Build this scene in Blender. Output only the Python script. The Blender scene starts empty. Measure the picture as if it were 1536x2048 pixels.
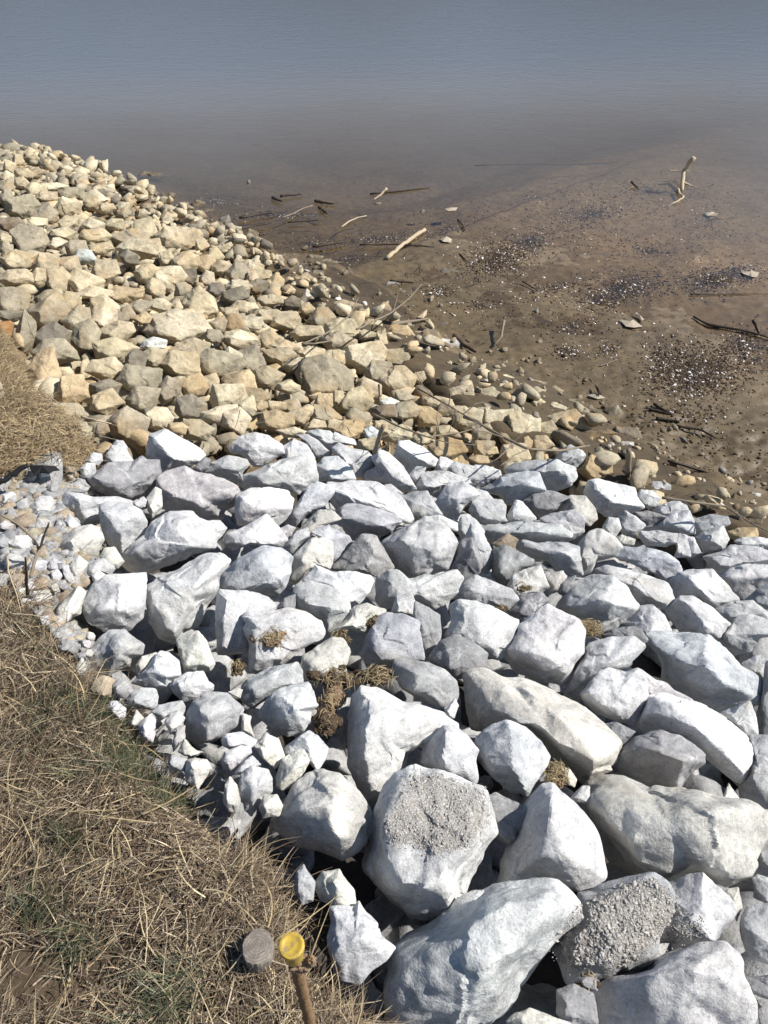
import bpy, bmesh, math, random, time
import numpy as np
from mathutils import Vector
from mathutils.bvhtree import BVHTree
T0 = time.time()
# ------------------------------------------------------------------ camera, sky, sun, exposure
scene = bpy.context.scene
COL = scene.collection
CAM_Z = 1.6; PITCH = math.radians(42.0); LENS = 26.0
FPX = LENS / 36.0 * 2048.0
cam_data = bpy.data.cameras.new('camera'); cam = bpy.data.objects.new('camera', cam_data); COL.objects.link(cam)
cam_data.sensor_fit = 'VERTICAL'; cam_data.sensor_height = 36.0; cam_data.sensor_width = 27.0; cam_data.lens = LENS
cam_data.clip_start = 0.02; cam_data.clip_end = 3000.0
cam.location = (0, 0, CAM_Z); cam.rotation_euler = (math.pi/2 - PITCH, 0, 0)
scene.camera = cam
SUN_AZ = math.radians(87.0); SUN_EL = math.radians(44.0)          # azimuth clockwise from the view direction
world = bpy.data.worlds.new('World'); scene.world = world; world.use_nodes = True
wn = world.node_tree.nodes; wl = world.node_tree.links
sky = wn.new('ShaderNodeTexSky'); sky.sky_type = 'NISHITA'; sky.sun_disc = False
sky.sun_elevation = SUN_EL; sky.sun_rotation = SUN_AZ; sky.air_density = 1.0; sky.dust_density = 0.2; sky.ozone_density = 1.6
wn['Background'].inputs['Strength'].default_value = 0.074
wl.new(sky.outputs[0], wn['Background'].inputs['Color'])
sun_data = bpy.data.lights.new('sun', 'SUN'); sun = bpy.data.objects.new('sun', sun_data); COL.objects.link(sun)
sun_data.energy = 5.0; sun_data.angle = math.radians(0.53); sun_data.color = (1.0, 0.95, 0.875)
SUN = Vector((math.sin(SUN_AZ)*math.cos(SUN_EL), math.cos(SUN_AZ)*math.cos(SUN_EL), math.sin(SUN_EL)))
sun.rotation_euler = SUN.to_track_quat('Z', 'Y').to_euler(); sun.location = (3, 1, 6)
vs = scene.view_settings; vs.view_transform = 'Standard'; vs.look = 'None'; vs.exposure = 0.46; vs.gamma = 1.0; vs.use_curve_mapping = False
scene.cycles.max_bounces = 6; scene.cycles.diffuse_bounces = 2; scene.cycles.transparent_max_bounces = 8
# ------------------------------------------------------------------ view geometry
CAM = np.array([0.0, 0.0, CAM_Z])
FWD = np.array([0.0, math.cos(PITCH), -math.sin(PITCH)]); UPV = np.array([0.0, math.sin(PITCH), math.cos(PITCH)]); RGT = np.array([1.0, 0.0, 0.0])
def ray(px, py):
    px = np.asarray(px, float); py = np.asarray(py, float)
    return FWD + RGT*((px-768.0)/FPX)[..., None] - UPV*((py-1024.0)/FPX)[..., None]
def project(p):
    q = np.asarray(p, float) - CAM; d = q @ FWD; dd = np.where(d > 0.05, d, 0.05)
    return 768.0 + FPX*(q @ RGT)/dd, 1024.0 - FPX*(q @ UPV)/dd, d
NU = np.array([0.7220, 0.6919]); NV = np.array([0.6919, -0.7220])     # across the bank / along the shore
U0, U1, SLOPE = 0.25, 4.05, 0.342
SHORE_Z = -SLOPE*(U1-U0)                                             # about -1.30
def surf(x, y):
    u = x*NU[0] + y*NU[1]
    return np.where(u < U0, 0.0, np.where(u < U1, -SLOPE*(u-U0), SHORE_Z - 0.012*(u-U1)))
def hit(px, py, off=0.0):
    """where the line of sight through a photo point meets the bank surface (raised by off)"""
    d = ray(px, py); lo, hi = 0.3, 80.0
    for _ in range(60):
        m = 0.5*(lo+hi); p = CAM + d*m
        if p[2] > surf(p[0], p[1]) + off: lo = m
        else: hi = m
    return CAM + d*lo
def hits(P, off=0.0): return np.array([hit(a, b, off) for a, b in P])
TILE = {'A': (0, 850, 3.0), 'B': (450, 850, 3.012), 'C': (950, 850, 2.621), 'D': (0, 1150, 3.0), 'E': (450, 1150, 2.793), 'F': (950, 1200, 2.621),
        'G': (450, 1550, 2.793), 'H': (950, 1550, 2.621), 'I': (0, 250, 3.0), 'J': (0, 600, 3.0), 'K': (450, 350, 2.793), 'L': (450, 650, 2.793),
        'M': (950, 650, 2.621), 'N': (950, 250, 2.621), 'Z': (0, 0, 1.0)}
def px(t, x, y): ox, oy, s = TILE[t]; return ox + x/s, oy + y/s
def inpoly(P, X, Y):
    X = np.asarray(X, float); Y = np.asarray(Y, float); c = np.zeros(X.shape, bool); n = len(P)
    for i in range(n):
        x0, y0 = P[i]; x1, y1 = P[(i+1) % n]
        if y0 == y1: continue
        k = ((y0 > Y) != (y1 > Y)) & (X < (x1-x0)*(Y-y0)/(y1-y0) + x0); c ^= k
    return c
# traced regions of the bank (photo points)
R_GRASS = [(-900,1150),(0,1175),(60,1215),(110,1275),(190,1350),(265,1440),(330,1530),(400,1600),(500,1680),(560,1730),(620,1830),(650,1930),(730,2000),(790,2090),(700,3500),(-900,3500)]
R_GRASS2 = [(-900,560),(-60,600),(28,655),(58,760),(100,800),(175,840),(205,905),(170,935),(110,945),(0,960),(-900,1000)]
R_GRAVEL = [(-900,985),(0,955),(110,950),(200,905),(170,1000),(240,1160),(140,1180),(250,1380),(300,1500),(190,1350),(60,1215),(0,1175),(-900,1150)]
R_GREY = [(-900,985),(0,950),(120,940),(200,890),(250,880),(440,870),(620,860),(760,890),(860,890),(1000,925),(1130,905),(1200,960),(1330,1000),(1460,1045),(1560,1080),(2600,1350),(2600,3500),(700,3500),(790,2090),(730,2000),(650,1930),(620,1830),(560,1730),(500,1680),(400,1600),(330,1530),(190,1350),(60,1215),(0,1175),(-900,1150)]
R_WET = [(620,520),(760,570),(900,700),(1060,750),(1250,860),(1420,960),(1560,1040),(1560,1085),(1440,1040),(1330,985),(1210,950),(1120,880),(990,850),(880,770),(760,690),(660,610),(560,570)]
R_MUD = [(2400,1500),(1700,1150),(1536,1030),(1420,960),(1230,870),(1090,770),(950,730),(850,640),(760,570),(640,505),(560,500),(480,450),(420,380),(340,350),(180,330),(60,290),(-60,270),(-900,150),(-900,-1400),(3000,-1400)]
# ------------------------------------------------------------------ noise
def _h(ix, iy, iz, s):
    n = (ix.astype(np.int64)*374761393 + iy.astype(np.int64)*668265263 + iz.astype(np.int64)*2147483647 + s*1274126177) & 0xffffffff
    n = ((n ^ (n >> 13))*1274126177) & 0xffffffff; n = ((n ^ (n >> 15))*2246822519) & 0xffffffff
    return ((n ^ (n >> 16)) & 0xffffff)/float(0xffffff)*2-1
def vnoise(p, s=0):
    i = np.floor(p); f = p-i; f = f*f*f*(f*(f*6-15)+10); i = i.astype(np.int64); r = 0
    for dx in (0, 1):
        for dy in (0, 1):
            for dz in (0, 1):
                w = (f[:, 0] if dx else 1-f[:, 0])*(f[:, 1] if dy else 1-f[:, 1])*(f[:, 2] if dz else 1-f[:, 2])
                r = r + w*_h(i[:, 0]+dx, i[:, 1]+dy, i[:, 2]+dz, s)
    return r
def fbm(p, o=4, s=0, g=0.5):
    a = 1.0; r = 0; q = p.copy()
    for k in range(o): r = r + a*vnoise(q, s+k*17); a *= g; q = q*2.03 + 7.31
    return r
# ------------------------------------------------------------------ materials
def mat(name):
    m = bpy.data.materials.new(name); m.use_nodes = True; nt = m.node_tree; b = nt.nodes['Principled BSDF']; return m, nt, b
def N(nt, kind, **kw):
    n = nt.nodes.new(kind)
    for k, v in kw.items():
        if k.startswith('_'): setattr(n, k[1:], v)
        else: n.inputs[k.replace('__', ' ')].default_value = v
    return n
def ramp(nt, stops, src=None):
    r = nt.nodes.new('ShaderNodeValToRGB'); e = r.color_ramp.elements
    while len(e) < len(stops): e.new(0.5)
    for k, (p, c) in enumerate(stops): e[k].position = p; e[k].color = (*c, 1) if len(c) == 3 else c
    if src is not None: nt.links.new(src, r.inputs[0])
    return r
def mixc(nt, fac, a, b, mode='MIX'):
    n = nt.nodes.new('ShaderNodeMix'); n.data_type = 'RGBA'; n.blend_type = mode
    for i, v in ((0, fac), (6, a), (7, b)):
        if hasattr(v, 'is_linked') or isinstance(v, bpy.types.NodeSocket): nt.links.new(v, n.inputs[i])
        else: n.inputs[i].default_value = v if i == 0 else (*v, 1)
    return n.outputs[2]
def math_(nt, op, a, b=0.5, c=None):
    n = nt.nodes.new('ShaderNodeMath'); n.operation = op
    for i, v in enumerate((a, b, c)):
        if v is None: continue
        if isinstance(v, bpy.types.NodeSocket): nt.links.new(v, n.inputs[i])
        else: n.inputs[i].default_value = v
    return n.outputs[0]
def geo_pos(nt): return nt.nodes.new('ShaderNodeNewGeometry').outputs['Position']
def noise(nt, vec, scale, detail=4, rough=0.55, dist=0.0):
    n = N(nt, 'ShaderNodeTexNoise', Scale=scale, Detail=detail, Roughness=rough, Distortion=dist)
    nt.links.new(vec, n.inputs['Vector']); return n
def bump(nt, h, strength, distance, prev=None):
    n = N(nt, 'ShaderNodeBump', Strength=strength, Distance=distance); nt.links.new(h, n.inputs['Height'])
    if prev is not None: nt.links.new(prev, n.inputs['Normal'])
    return n.outputs[0]
def rock_material(name, grey, attr=False):
    m, nt, b = mat(name); L = nt.links
    P = geo_pos(nt)
    if attr: base = N(nt, 'ShaderNodeAttribute', _attribute_name='tint').outputs['Color']; rnd = base
    else:
        oi = nt.nodes.new('ShaderNodeObjectInfo'); base = mixc(nt, 1.0, oi.outputs['Color'], N(nt, 'ShaderNodeAttribute', _attribute_name='face_tone').outputs['Color'], 'MULTIPLY')
    n1 = noise(nt, P, 7.0, 6, 0.62, 0.4); n2 = noise(nt, P, 38.0, 5, 0.65); n3 = noise(nt, P, 170.0, 4, 0.7)
    c = mixc(nt, 1.0, base, ramp(nt, [(0.30, (0.66, 0.67, 0.69)), (0.47, (0.90, 0.90, 0.91)), (0.62, (1.1, 1.1, 1.1)), (0.8, (1.2, 1.2, 1.19))] if grey else
                              [(0.28, (0.60, 0.60, 0.58)), (0.45, (0.90, 0.89, 0.87)), (0.6, (1.08, 1.07, 1.04)), (0.8, (1.2, 1.17, 1.1))], n1.outputs['Fac']).outputs[0], 'MULTIPLY')
    c = mixc(nt, 1.0, c, ramp(nt, [(0.33, (0.80, 0.80, 0.81)), (0.5, (1, 1, 1)), (0.68, (1.13, 1.13, 1.13))], n2.outputs['Fac']).outputs[0], 'MULTIPLY')
    c = mixc(nt, 1.0, c, ramp(nt, [(0.34, (0.78, 0.78, 0.78)), (0.5, (1, 1, 1)), (0.66, (1.12, 1.12, 1.12))], n3.outputs['Fac']).outputs[0], 'MULTIPLY')
    # veins
    ds = noise(nt, P, 5.0, 3, 0.6); vadd = N(nt, 'ShaderNodeVectorMath', _operation='MULTIPLY_ADD'); L.new(ds.outputs['Color'], vadd.inputs[0]); vadd.inputs[1].default_value = (.35, .35, .35); L.new(P, vadd.inputs[2])
    vo = N(nt, 'ShaderNodeTexVoronoi', _feature='DISTANCE_TO_EDGE', Scale=6.5); L.new(vadd.outputs[0], vo.inputs['Vector'])
    vm = ramp(nt, [(0.0, (1, 1, 1)), (0.012, (.6, .6, .6)), (0.03, (0, 0, 0))], vo.outputs['Distance']).outputs[0]
    vn = ramp(nt, [(0.5, (0, 0, 0)), (0.62, (.75, .75, .75))], n1.outputs['Fac']).outputs[0]
    vfac = math_(nt, 'MULTIPLY', vm, vn)
    if grey: c = mixc(nt, vfac, c, (0.62, 0.63, 0.63))
    else:
        st = noise(nt, P, 3.2, 4, 0.6); c = mixc(nt, math_(nt, 'MULTIPLY', ramp(nt, [(0.5, (0, 0, 0)), (0.7, (.55, .55, .55))], st.outputs['Fac']).outputs[0], 1.0), c, (0.36, 0.235, 0.10))
    ck = N(nt, 'ShaderNodeTexVoronoi', _feature='DISTANCE_TO_EDGE', Scale=11.0); va2 = N(nt, 'ShaderNodeVectorMath', _operation='MULTIPLY_ADD'); L.new(noise(nt, P, 14.0, 4, 0.7).outputs['Color'], va2.inputs[0]); va2.inputs[1].default_value = (.22, .22, .22); L.new(P, va2.inputs[2]); L.new(va2.outputs[0], ck.inputs['Vector'])
    cm = ramp(nt, [(0.0, (1, 1, 1)), (0.010, (.5, .5, .5)), (0.022, (0, 0, 0))], ck.outputs['Distance']).outputs[0]; n5 = noise(nt, P, 4.3, 4, 0.6)
    cmk = math_(nt, 'MULTIPLY', cm, ramp(nt, [(0.50, (0, 0, 0)), (0.60, (.8, .8, .8))], n5.outputs['Fac']).outputs[0]); c = mixc(nt, cmk, c, (0.17, 0.16, 0.15) if grey else (0.13, 0.10, 0.07))
    pt = noise(nt, P, 75.0, 3, 0.5); c = mixc(nt, ramp(nt, [(0.66, (0, 0, 0)), (0.72, (.55, .55, .55))], pt.outputs['Fac']).outputs[0], c, (0.20, 0.19, 0.18) if grey else (0.15, 0.12, 0.08))
    if grey: c = mixc(nt, ramp(nt, [(0.57, (0, 0, 0)), (0.70, (.6, .6, .6))], noise(nt, P, 2.6, 5, 0.65).outputs['Fac']).outputs[0], c, (0.45, 0.405, 0.33))
    # damp mud line close to the water
    sx = nt.nodes.new('ShaderNodeSeparateXYZ'); L.new(P, sx.inputs[0])
    if not grey:
        hgt = math_(nt, 'ADD', sx.outputs[2], math_(nt, 'MULTIPLY', n1.outputs['Fac'], 0.16))
        w = N(nt, 'ShaderNodeMapRange'); L.new(hgt, w.inputs[0]); w.inputs[1].default_value = -1.225; w.inputs[2].default_value = -1.13; w.inputs[3].default_value = 0.85; w.inputs[4].default_value = 0.0
        c = mixc(nt, w.outputs[0], c, (0.085, 0.062, 0.038))
        rr = N(nt, 'ShaderNodeMapRange'); L.new(w.outputs[0], rr.inputs[0]); rr.inputs[3].default_value = 0.88; rr.inputs[4].default_value = 0.45; L.new(rr.outputs[0], b.inputs['Roughness'])
    else: b.inputs['Roughness'].default_value = 0.82
    L.new(c, b.inputs['Base Color']); b.inputs['Specular IOR Level'].default_value = 0.3
    m1 = N(nt, 'ShaderNodeTexNoise', _noise_type='RIDGED_MULTIFRACTAL', Scale=9.0, Detail=5.0, Roughness=0.55, Distortion=0.3); L.new(P, m1.inputs['Vector'])
    fx = N(nt, 'ShaderNodeTexVoronoi', _feature='F1', Scale=15.0); L.new(va2.outputs[0], fx.inputs['Vector']); bb = bump(nt, fx.outputs['Distance'], 0.16, 0.022)
    bb = bump(nt, m1.outputs['Fac'], 0.20, 0.014, bb); bb = bump(nt, cm, -0.3, 0.004, bb) if False else bb
    bb = bump(nt, n2.outputs['Fac'], 0.34, 0.010, bb); bb = bump(nt, n3.outputs['Fac'], 0.33, 0.0035, bb)
    L.new(bb, b.inputs['Normal'])
    return m
M_GREY = rock_material('pale_limestone', True); M_TAN = rock_material('tan_limestone', False)
M_GREYF = rock_material('pale_limestone_rubble', True, True); M_TANF = rock_material('tan_limestone_rubble', False, True)
def tint_material(name, rough=0.8, spec=0.3, bumpy=0.0, bs=200.0, trans=0.0):
    m, nt, b = mat(name); a = N(nt, 'ShaderNodeAttribute', _attribute_name='tint'); P = geo_pos(nt); n = noise(nt, P, bs, 3, 0.6)
    c = mixc(nt, 1.0, a.outputs['Color'], ramp(nt, [(0.3, (.7, .7, .7)), (0.7, (1.25, 1.25, 1.25))], n.outputs['Fac']).outputs[0], 'MULTIPLY')
    nt.links.new(c, b.inputs['Base Color']); b.inputs['Roughness'].default_value = rough; b.inputs['Specular IOR Level'].default_value = spec
    if bumpy: nt.links.new(bump(nt, n.outputs['Fac'], 0.6, bumpy), b.inputs['Normal'])
    return m
M_STRAW = tint_material('straw', 0.55, 0.35); M_CHIP = tint_material('dirt_and_chips', 0.9, 0.15, 0.002, 300); M_SHELL = tint_material('shell', 0.35, 0.5)
def plain(name, col, rough=0.7, scale=60, amt=0.35, bd=0.002, spec=0.3):
    m, nt, b = mat(name); P = geo_pos(nt); n = noise(nt, P, scale, 5, 0.65)
    c = mixc(nt, n.outputs['Fac'], tuple(v*(1-amt) for v in col), tuple(v*(1+amt) for v in col)); nt.links.new(c, b.inputs['Base Color'])
    b.inputs['Roughness'].default_value = rough; b.inputs['Specular IOR Level'].default_value = spec
    nt.links.new(bump(nt, n.outputs['Fac'], 0.7, bd), b.inputs['Normal']); return m
M_WOODP = plain('bleached_wood', (0.42, 0.34, 0.23), 0.75, 90); M_WOODD = plain('wet_dark_wood', (0.045, 0.032, 0.02), 0.5, 90); M_WOODG = plain('dry_grey_wood', (0.20, 0.165, 0.12), 0.8, 90)
M_CLOD = plain('dry_mud', (0.24, 0.165, 0.11), 0.95, 130, 0.4, 0.006, 0.1); M_CLODD = plain('dark_soil', (0.085, 0.062, 0.042), 0.95, 130, 0.5, 0.008, 0.1)
M_RUST = plain('rusty_steel', (0.20, 0.125, 0.07), 0.9, 150, 0.5, 0.003, 0.2); M_CLOTH = plain('black_fabric', (0.012, 0.012, 0.013), 0.8, 60)
M_LEAF = plain('dead_leaf', (0.36, 0.31, 0.24), 0.8, 80); M_WHITE = plain('white_stone', (0.68, 0.66, 0.6), 0.8, 80)
m, nt, b = mat('yellow_plastic'); P = geo_pos(nt); n = noise(nt, P, 75, 6, 0.75)
nt.links.new(mixc(nt, ramp(nt, [(0.44, (0, 0, 0)), (0.60, (.85, .85, .85))], n.outputs['Fac']).outputs[0], (0.50, 0.34, 0.04), (0.22, 0.17, 0.10)), b.inputs['Base Color']); b.inputs['Roughness'].default_value = 0.42
nt.links.new(bump(nt, n.outputs['Fac'], 0.3, 0.001), b.inputs['Normal']); M_CAP = m
# ------------------------------------------------------------------ object helpers
def tag(o, label=None, cat=None, group=None, kind=None):
    if label: o['label'] = label
    if cat: o['category'] = cat
    if group: o['group'] = group
    if kind: o['kind'] = kind
    return o
def mesh_obj(name, V, F, material, parent=None, smooth=True, tint=None, loc=None, sharp=None):
    V = np.asarray(V, np.float32); me = bpy.data.meshes.new(name)
    if loc is not None: V = V - np.asarray(loc, np.float32)
    if isinstance(F, np.ndarray):
        k = F.shape[1]; me.vertices.add(len(V)); me.vertices.foreach_set('co', V.ravel()); me.loops.add(F.size); me.loops.foreach_set('vertex_index', F.astype(np.int32).ravel())
        me.polygons.add(len(F)); me.polygons.foreach_set('loop_start', np.arange(0, F.size, k, dtype=np.int32)); me.update(calc_edges=True); me.validate()
    else: me.from_pydata([tuple(v) for v in V.tolist()], [], F); me.update()
    if smooth: me.polygons.foreach_set('use_smooth', np.ones(len(me.polygons), bool))
    if tint is not None:
        a = me.attributes.new('tint', 'FLOAT_COLOR', 'POINT'); t = np.ones((len(V), 4), np.float32); t[:, :3] = tint; a.data.foreach_set('color', t.ravel())
    if smooth and sharp: me.set_sharp_from_angle(angle=math.radians(sharp))
    me.materials.append(material); o = bpy.data.objects.new(name, me); COL.objects.link(o)
    if loc is not None: o.location = [float(v) for v in loc]
    if parent is not None: o.parent = parent
    return o
def empty(name, loc):
    o = bpy.data.objects.new(name, None); o.empty_display_size = 0.05; o.location = [float(v) for v in loc]; COL.objects.link(o); return o
def child(o, parent):       # keep world place, parent is an unrotated empty
    o.parent = parent; o.location = Vector(o.location) - parent.location; return o
_ico = {}
def ico(n):
    if n not in _ico:
        bm = bmesh.new(); bmesh.ops.create_icosphere(bm, subdivisions=n, radius=1.0)
        _ico[n] = (np.array([v.co[:] for v in bm.verts]), np.array([[v.index for v in f.verts] for f in bm.faces], np.int32)); bm.free()
    return _ico[n]
def hull_planes(P):
    bm = bmesh.new()
    for p in P: bm.verts.new(p)
    r = bmesh.ops.convex_hull(bm, input=bm.verts[:]); bm.normal_update(); c = P.mean(0)
    fs = [f for f in bm.faces]; Nn = np.array([f.normal[:] for f in fs]); h = np.array([f.normal.dot(f.verts[0].co) for f in fs]); bm.free()
    s = np.sign(h - Nn @ c); s[s == 0] = 1
    return Nn*s[:, None], h*s
def rock_mesh(poly, ridge, off, rng, level, rough=1.0, back=1.0, lift=0.0):
    """poly: visible outline as photo points.  Builds a closed solid stone around it: its own distance, size and thickness."""
    poly = np.asarray(poly, float); c2 = poly.mean(0)
    A0 = 0.5*abs(np.sum(poly[:, 0]*np.roll(poly[:, 1], -1) - np.roll(poly[:, 0], -1)*poly[:, 1])); rp = math.sqrt(A0/math.pi)
    C = hit(*c2); dep = (C-CAM) @ FWD; s = rp*dep/FPX
    C = hit(c2[0], c2[1], off - 0.30*s); C = C - (ray(*c2)/np.linalg.norm(ray(*c2)))*lift*s
    f = ray(*c2); f = f/np.linalg.norm(f); rr = np.cross(f, [0, 0, 1.0]); rr /= np.linalg.norm(rr); uu = np.cross(rr, f); dC = (C-CAM) @ f; s = rp*dC/FPX*math.sqrt(1.0)
    def place(P, dz):        # photo points at a distance dC + dz along f
        D = ray(P[:, 0], P[:, 1]); t = (dC + dz)/(D @ f); return D*t[:, None]
    big = c2 + (poly-c2)*1.05
    pts = [place(big, rng.uniform(-0.12, 0.22, len(big))*s)]
    if ridge: R = np.array([(a, b_) for a, b_, h in ridge], float); pts.append(place(R, -np.array([h*2.3 for a, b_, h in ridge])*s))
    k = 3 if ridge else 5
    a = rng.uniform(0, 6.28) + np.arange(k)*6.283/k + rng.uniform(-.4, .4, k); q = rng.uniform(0.25, 0.62, k)
    W = np.array([np.ptp(poly[:, 0]), np.ptp(poly[:, 1])])*0.5
    R = c2 + np.stack([np.cos(a)*q*W[0], np.sin(a)*q*W[1]], 1)
    # the broad face looks up and to the right; the steep broken flank is on the left or below
    hi_ = rng.uniform(0.14, 0.48, k)*s*(0.6 if ridge else 1.0); pts.append(place(R, -hi_))
    if not ridge:
        a1 = rng.uniform(2.3, 3.6); R = c2 + np.array([[math.cos(a1)*.60*W[0], math.sin(a1)*.60*W[1]], [math.cos(a1-.9)*.66*W[0], math.sin(a1-.9)*.66*W[1]]]); pts.append(place(R, -rng.uniform(0.55, 1.05, 2)*s))
    k = 7; a = np.arange(k)*6.283/k + rng.uniform(-.3, .3, k); R = c2 + np.stack([np.cos(a)*.72*W[0], np.sin(a)*.72*W[1]], 1)
    pts.append(place(R, rng.uniform(0.6, 1.1, k)*s*back)); pts.append(place(c2[None], np.array([1.3*s*back])))
    pts = np.concatenate(pts) - (C-CAM)
    o = pts.mean(0); Pn, h = hull_planes(pts); h = h - Pn @ o; keep = h > 1e-4*s; Pn = Pn[keep]; h = h[keep]
    # chipped corners
    kc = 24; nn = rng.normal(size=(kc, 3)); nn /= np.linalg.norm(nn, axis=1)[:, None]; hs = ((pts-o) @ nn.T).max(0)*rng.uniform(0.86, 0.985, kc)
    # keep the flat characters: few chips on the view side
    Pn = np.concatenate([Pn, nn]); h = np.concatenate([h, hs])
    S, F = ico(level); ev, E = np.linalg.eigh(np.cov((pts-o).T)); X = (S*np.sqrt(np.maximum(ev, (0.25*s)**2*0.3))) @ E.T
    q = np.maximum(X @ Pn.T, 0)/h; pw = 70.0; qm = q.max(1)[:, None]; r = 1.0/(qm[:, 0]*((q/qm)**pw).sum(1)**(1/pw)); V = X*r[:, None]; keyp = np.round(Pn*5).astype(int) @ np.array([1, 17, 289]); ft = (0.80+0.30*np.modf(abs(np.sin(keyp*12.9898+s*999))*437.5)[0]); w_ = (q/qm)**30; tone_f = (w_ @ ft)/w_.sum(1)
    nr = V/np.linalg.norm(V, axis=1)[:, None]
    # conchoidal dents + lumps
    sh = rng.uniform(0, 90, 3); nz = V/s*1.5 + sh; size3 = V/s
    V = V + nr*(s*0.016*rough*fbm(nz, 2, 5))[:, None]
    for K, amp, wd in ((14, 0.15, 0.02), (60, 0.10, 0.02)):          # broken planes: every cell is tilted its own way
        sd = rng.normal(size=(K, 3)); sd /= np.linalg.norm(sd, axis=1)[:, None]; sd = sd*np.quantile(np.linalg.norm(size3, axis=1), .5)
        Vw = size3 + wd*np.stack([fbm(size3*2.5+sh+k_*9.7, 2, 3) for k_ in range(3)], 1); dd = ((Vw**2).sum(1)[:, None] + (sd**2).sum(1)[None] - 2*Vw @ sd.T); g = rng.normal(size=(K, 3))
        wt = np.exp(-(dd-dd.min(1)[:, None])*(55 if K < 20 else 110)); wt /= wt.sum(1)[:, None]; pl = size3 @ g.T - (sd*g).sum(1)[None]; st_ = rng.random(K)[None]
        V = V + nr*(s*amp*rough*(wt*(np.clip(pl, -.45, .45)*.5 - .16*st_)).sum(1))[:, None]
    # fit the outline
    Vr = V + o + (C-CAM); tt = Vr @ f; a_ = (Vr @ rr)/tt; b_ = (Vr @ uu)/tt
    Dp = ray(poly[:, 0], poly[:, 1]); tp = Dp @ f; pa = (Dp @ rr)/tp; pb = (Dp @ uu)/tp; ca, cb = pa.mean(), pb.mean(); oa = (o+C-CAM); to = oa @ f
    ca, cb = 0.5*(ca + (oa @ rr)/to), 0.5*(cb + (oa @ uu)/to)
    NB = 120; th = np.arange(NB)/NB*2*math.pi - math.pi; x0 = pa-ca; y0 = pb-cb; x1 = np.roll(x0, -1); y1 = np.roll(y0, -1)
    cx, sy = np.cos(th)[:, None], np.sin(th)[:, None]; ex, ey = (x1-x0)[None], (y1-y0)[None]; den = cx*ey - sy*ex; den = np.where(abs(den) < 1e-12, 1e-12, den)
    t_ = (x0[None]*ey - y0[None]*ex)/den; u_ = (x0[None]*sy - y0[None]*cx)/den; ok = (t_ > 0) & (u_ >= -1e-6) & (u_ <= 1+1e-6); Rp = np.where(ok, t_, 0).max(1); Rp = np.where(Rp > 0, Rp, np.median(Rp))
    an = np.arctan2(b_-cb, a_-ca); rad = np.hypot(a_-ca, b_-cb); bi = np.floor((an+math.pi)/(2*math.pi)*NB).astype(int) % NB; Rm = np.zeros(NB); np.maximum.at(Rm, bi, rad)
    Rm = np.where(Rm > 0, Rm, np.median(Rm)); Rm = np.maximum(Rm, np.maximum(np.roll(Rm, 1), np.roll(Rm, -1))*0.97)
    for _ in range(2): Rm = 0.25*np.roll(Rm, 1)+0.5*Rm+0.25*np.roll(Rm, -1)
    sc = np.clip(Rp*1.06/Rm, 0.55, 1.7); sc = 0.2*np.roll(sc, 1)+0.6*sc+0.2*np.roll(sc, -1)
    fi = (an+math.pi)/(2*math.pi)*NB - 0.0; i0 = np.floor(fi).astype(int) % NB; fr = fi-np.floor(fi); scv = sc[i0]*(1-fr)+sc[(i0+1) % NB]*fr
    a2 = ca + (a_-ca)*scv; b2 = cb + (b_-cb)*scv; Vr = (f[None] + rr[None]*a2[:, None] + uu[None]*b2[:, None])*tt[:, None]
    # fine fracture relief
    V = Vr - (C-CAM); nz = V*9.0 + sh
    rd = 1-abs(fbm(nz*np.array([1.0, 1.0, 1.7]), 3, 11)); st = fbm(nz*2.6, 3, 31)
    V = V + nr*((0.022*s*rough*(rd-0.75) + min(0.008, 0.02*s)*rough*st)[:, None])
    return V + C, F, C, s, tone_f
def tube(P, R, sides=7, jitter=0.12, rng=None):
    P = np.asarray(P, float); R = np.broadcast_to(np.asarray(R, float), (len(P),)).copy(); rng = rng or np.random.default_rng(1)
    T = np.gradient(P, axis=0); T /= np.linalg.norm(T, axis=1)[:, None] + 1e-12; V = []; F = []
    for i in range(len(P)):
        a = np.cross(T[i], [0.03, 0.05, 1.0]); a /= np.linalg.norm(a)+1e-9; b_ = np.cross(T[i], a)
        for k in range(sides):
            t = k/sides*2*math.pi; V.append(P[i] + (a*math.cos(t)+b_*math.sin(t))*R[i]*(1+rng.uniform(-jitter, jitter)))
    for i in range(len(P)-1):
        for k in range(sides): F.append((i*sides+k, i*sides+(k+1) % sides, (i+1)*sides+(k+1) % sides, (i+1)*sides+k))
    F.append(tuple(range(sides))[::-1]); F.append(tuple(range((len(P)-1)*sides, len(P)*sides)))
    return V, F
def resample(P, n):
    P = np.asarray(P, float); d = np.r_[0, np.cumsum(np.linalg.norm(np.diff(P, axis=0), axis=1))]; t = np.linspace(0, d[-1], n)
    return np.stack([np.interp(t, d, P[:, k]) for k in range(P.shape[1])], 1)
def merge(parts):
    V = []; F = []; n = 0
    for v, f in parts: V += [tuple(a) for a in v]; F += [tuple(i+n for i in q) for q in f]; n += len(v)
    return V, F
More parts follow.
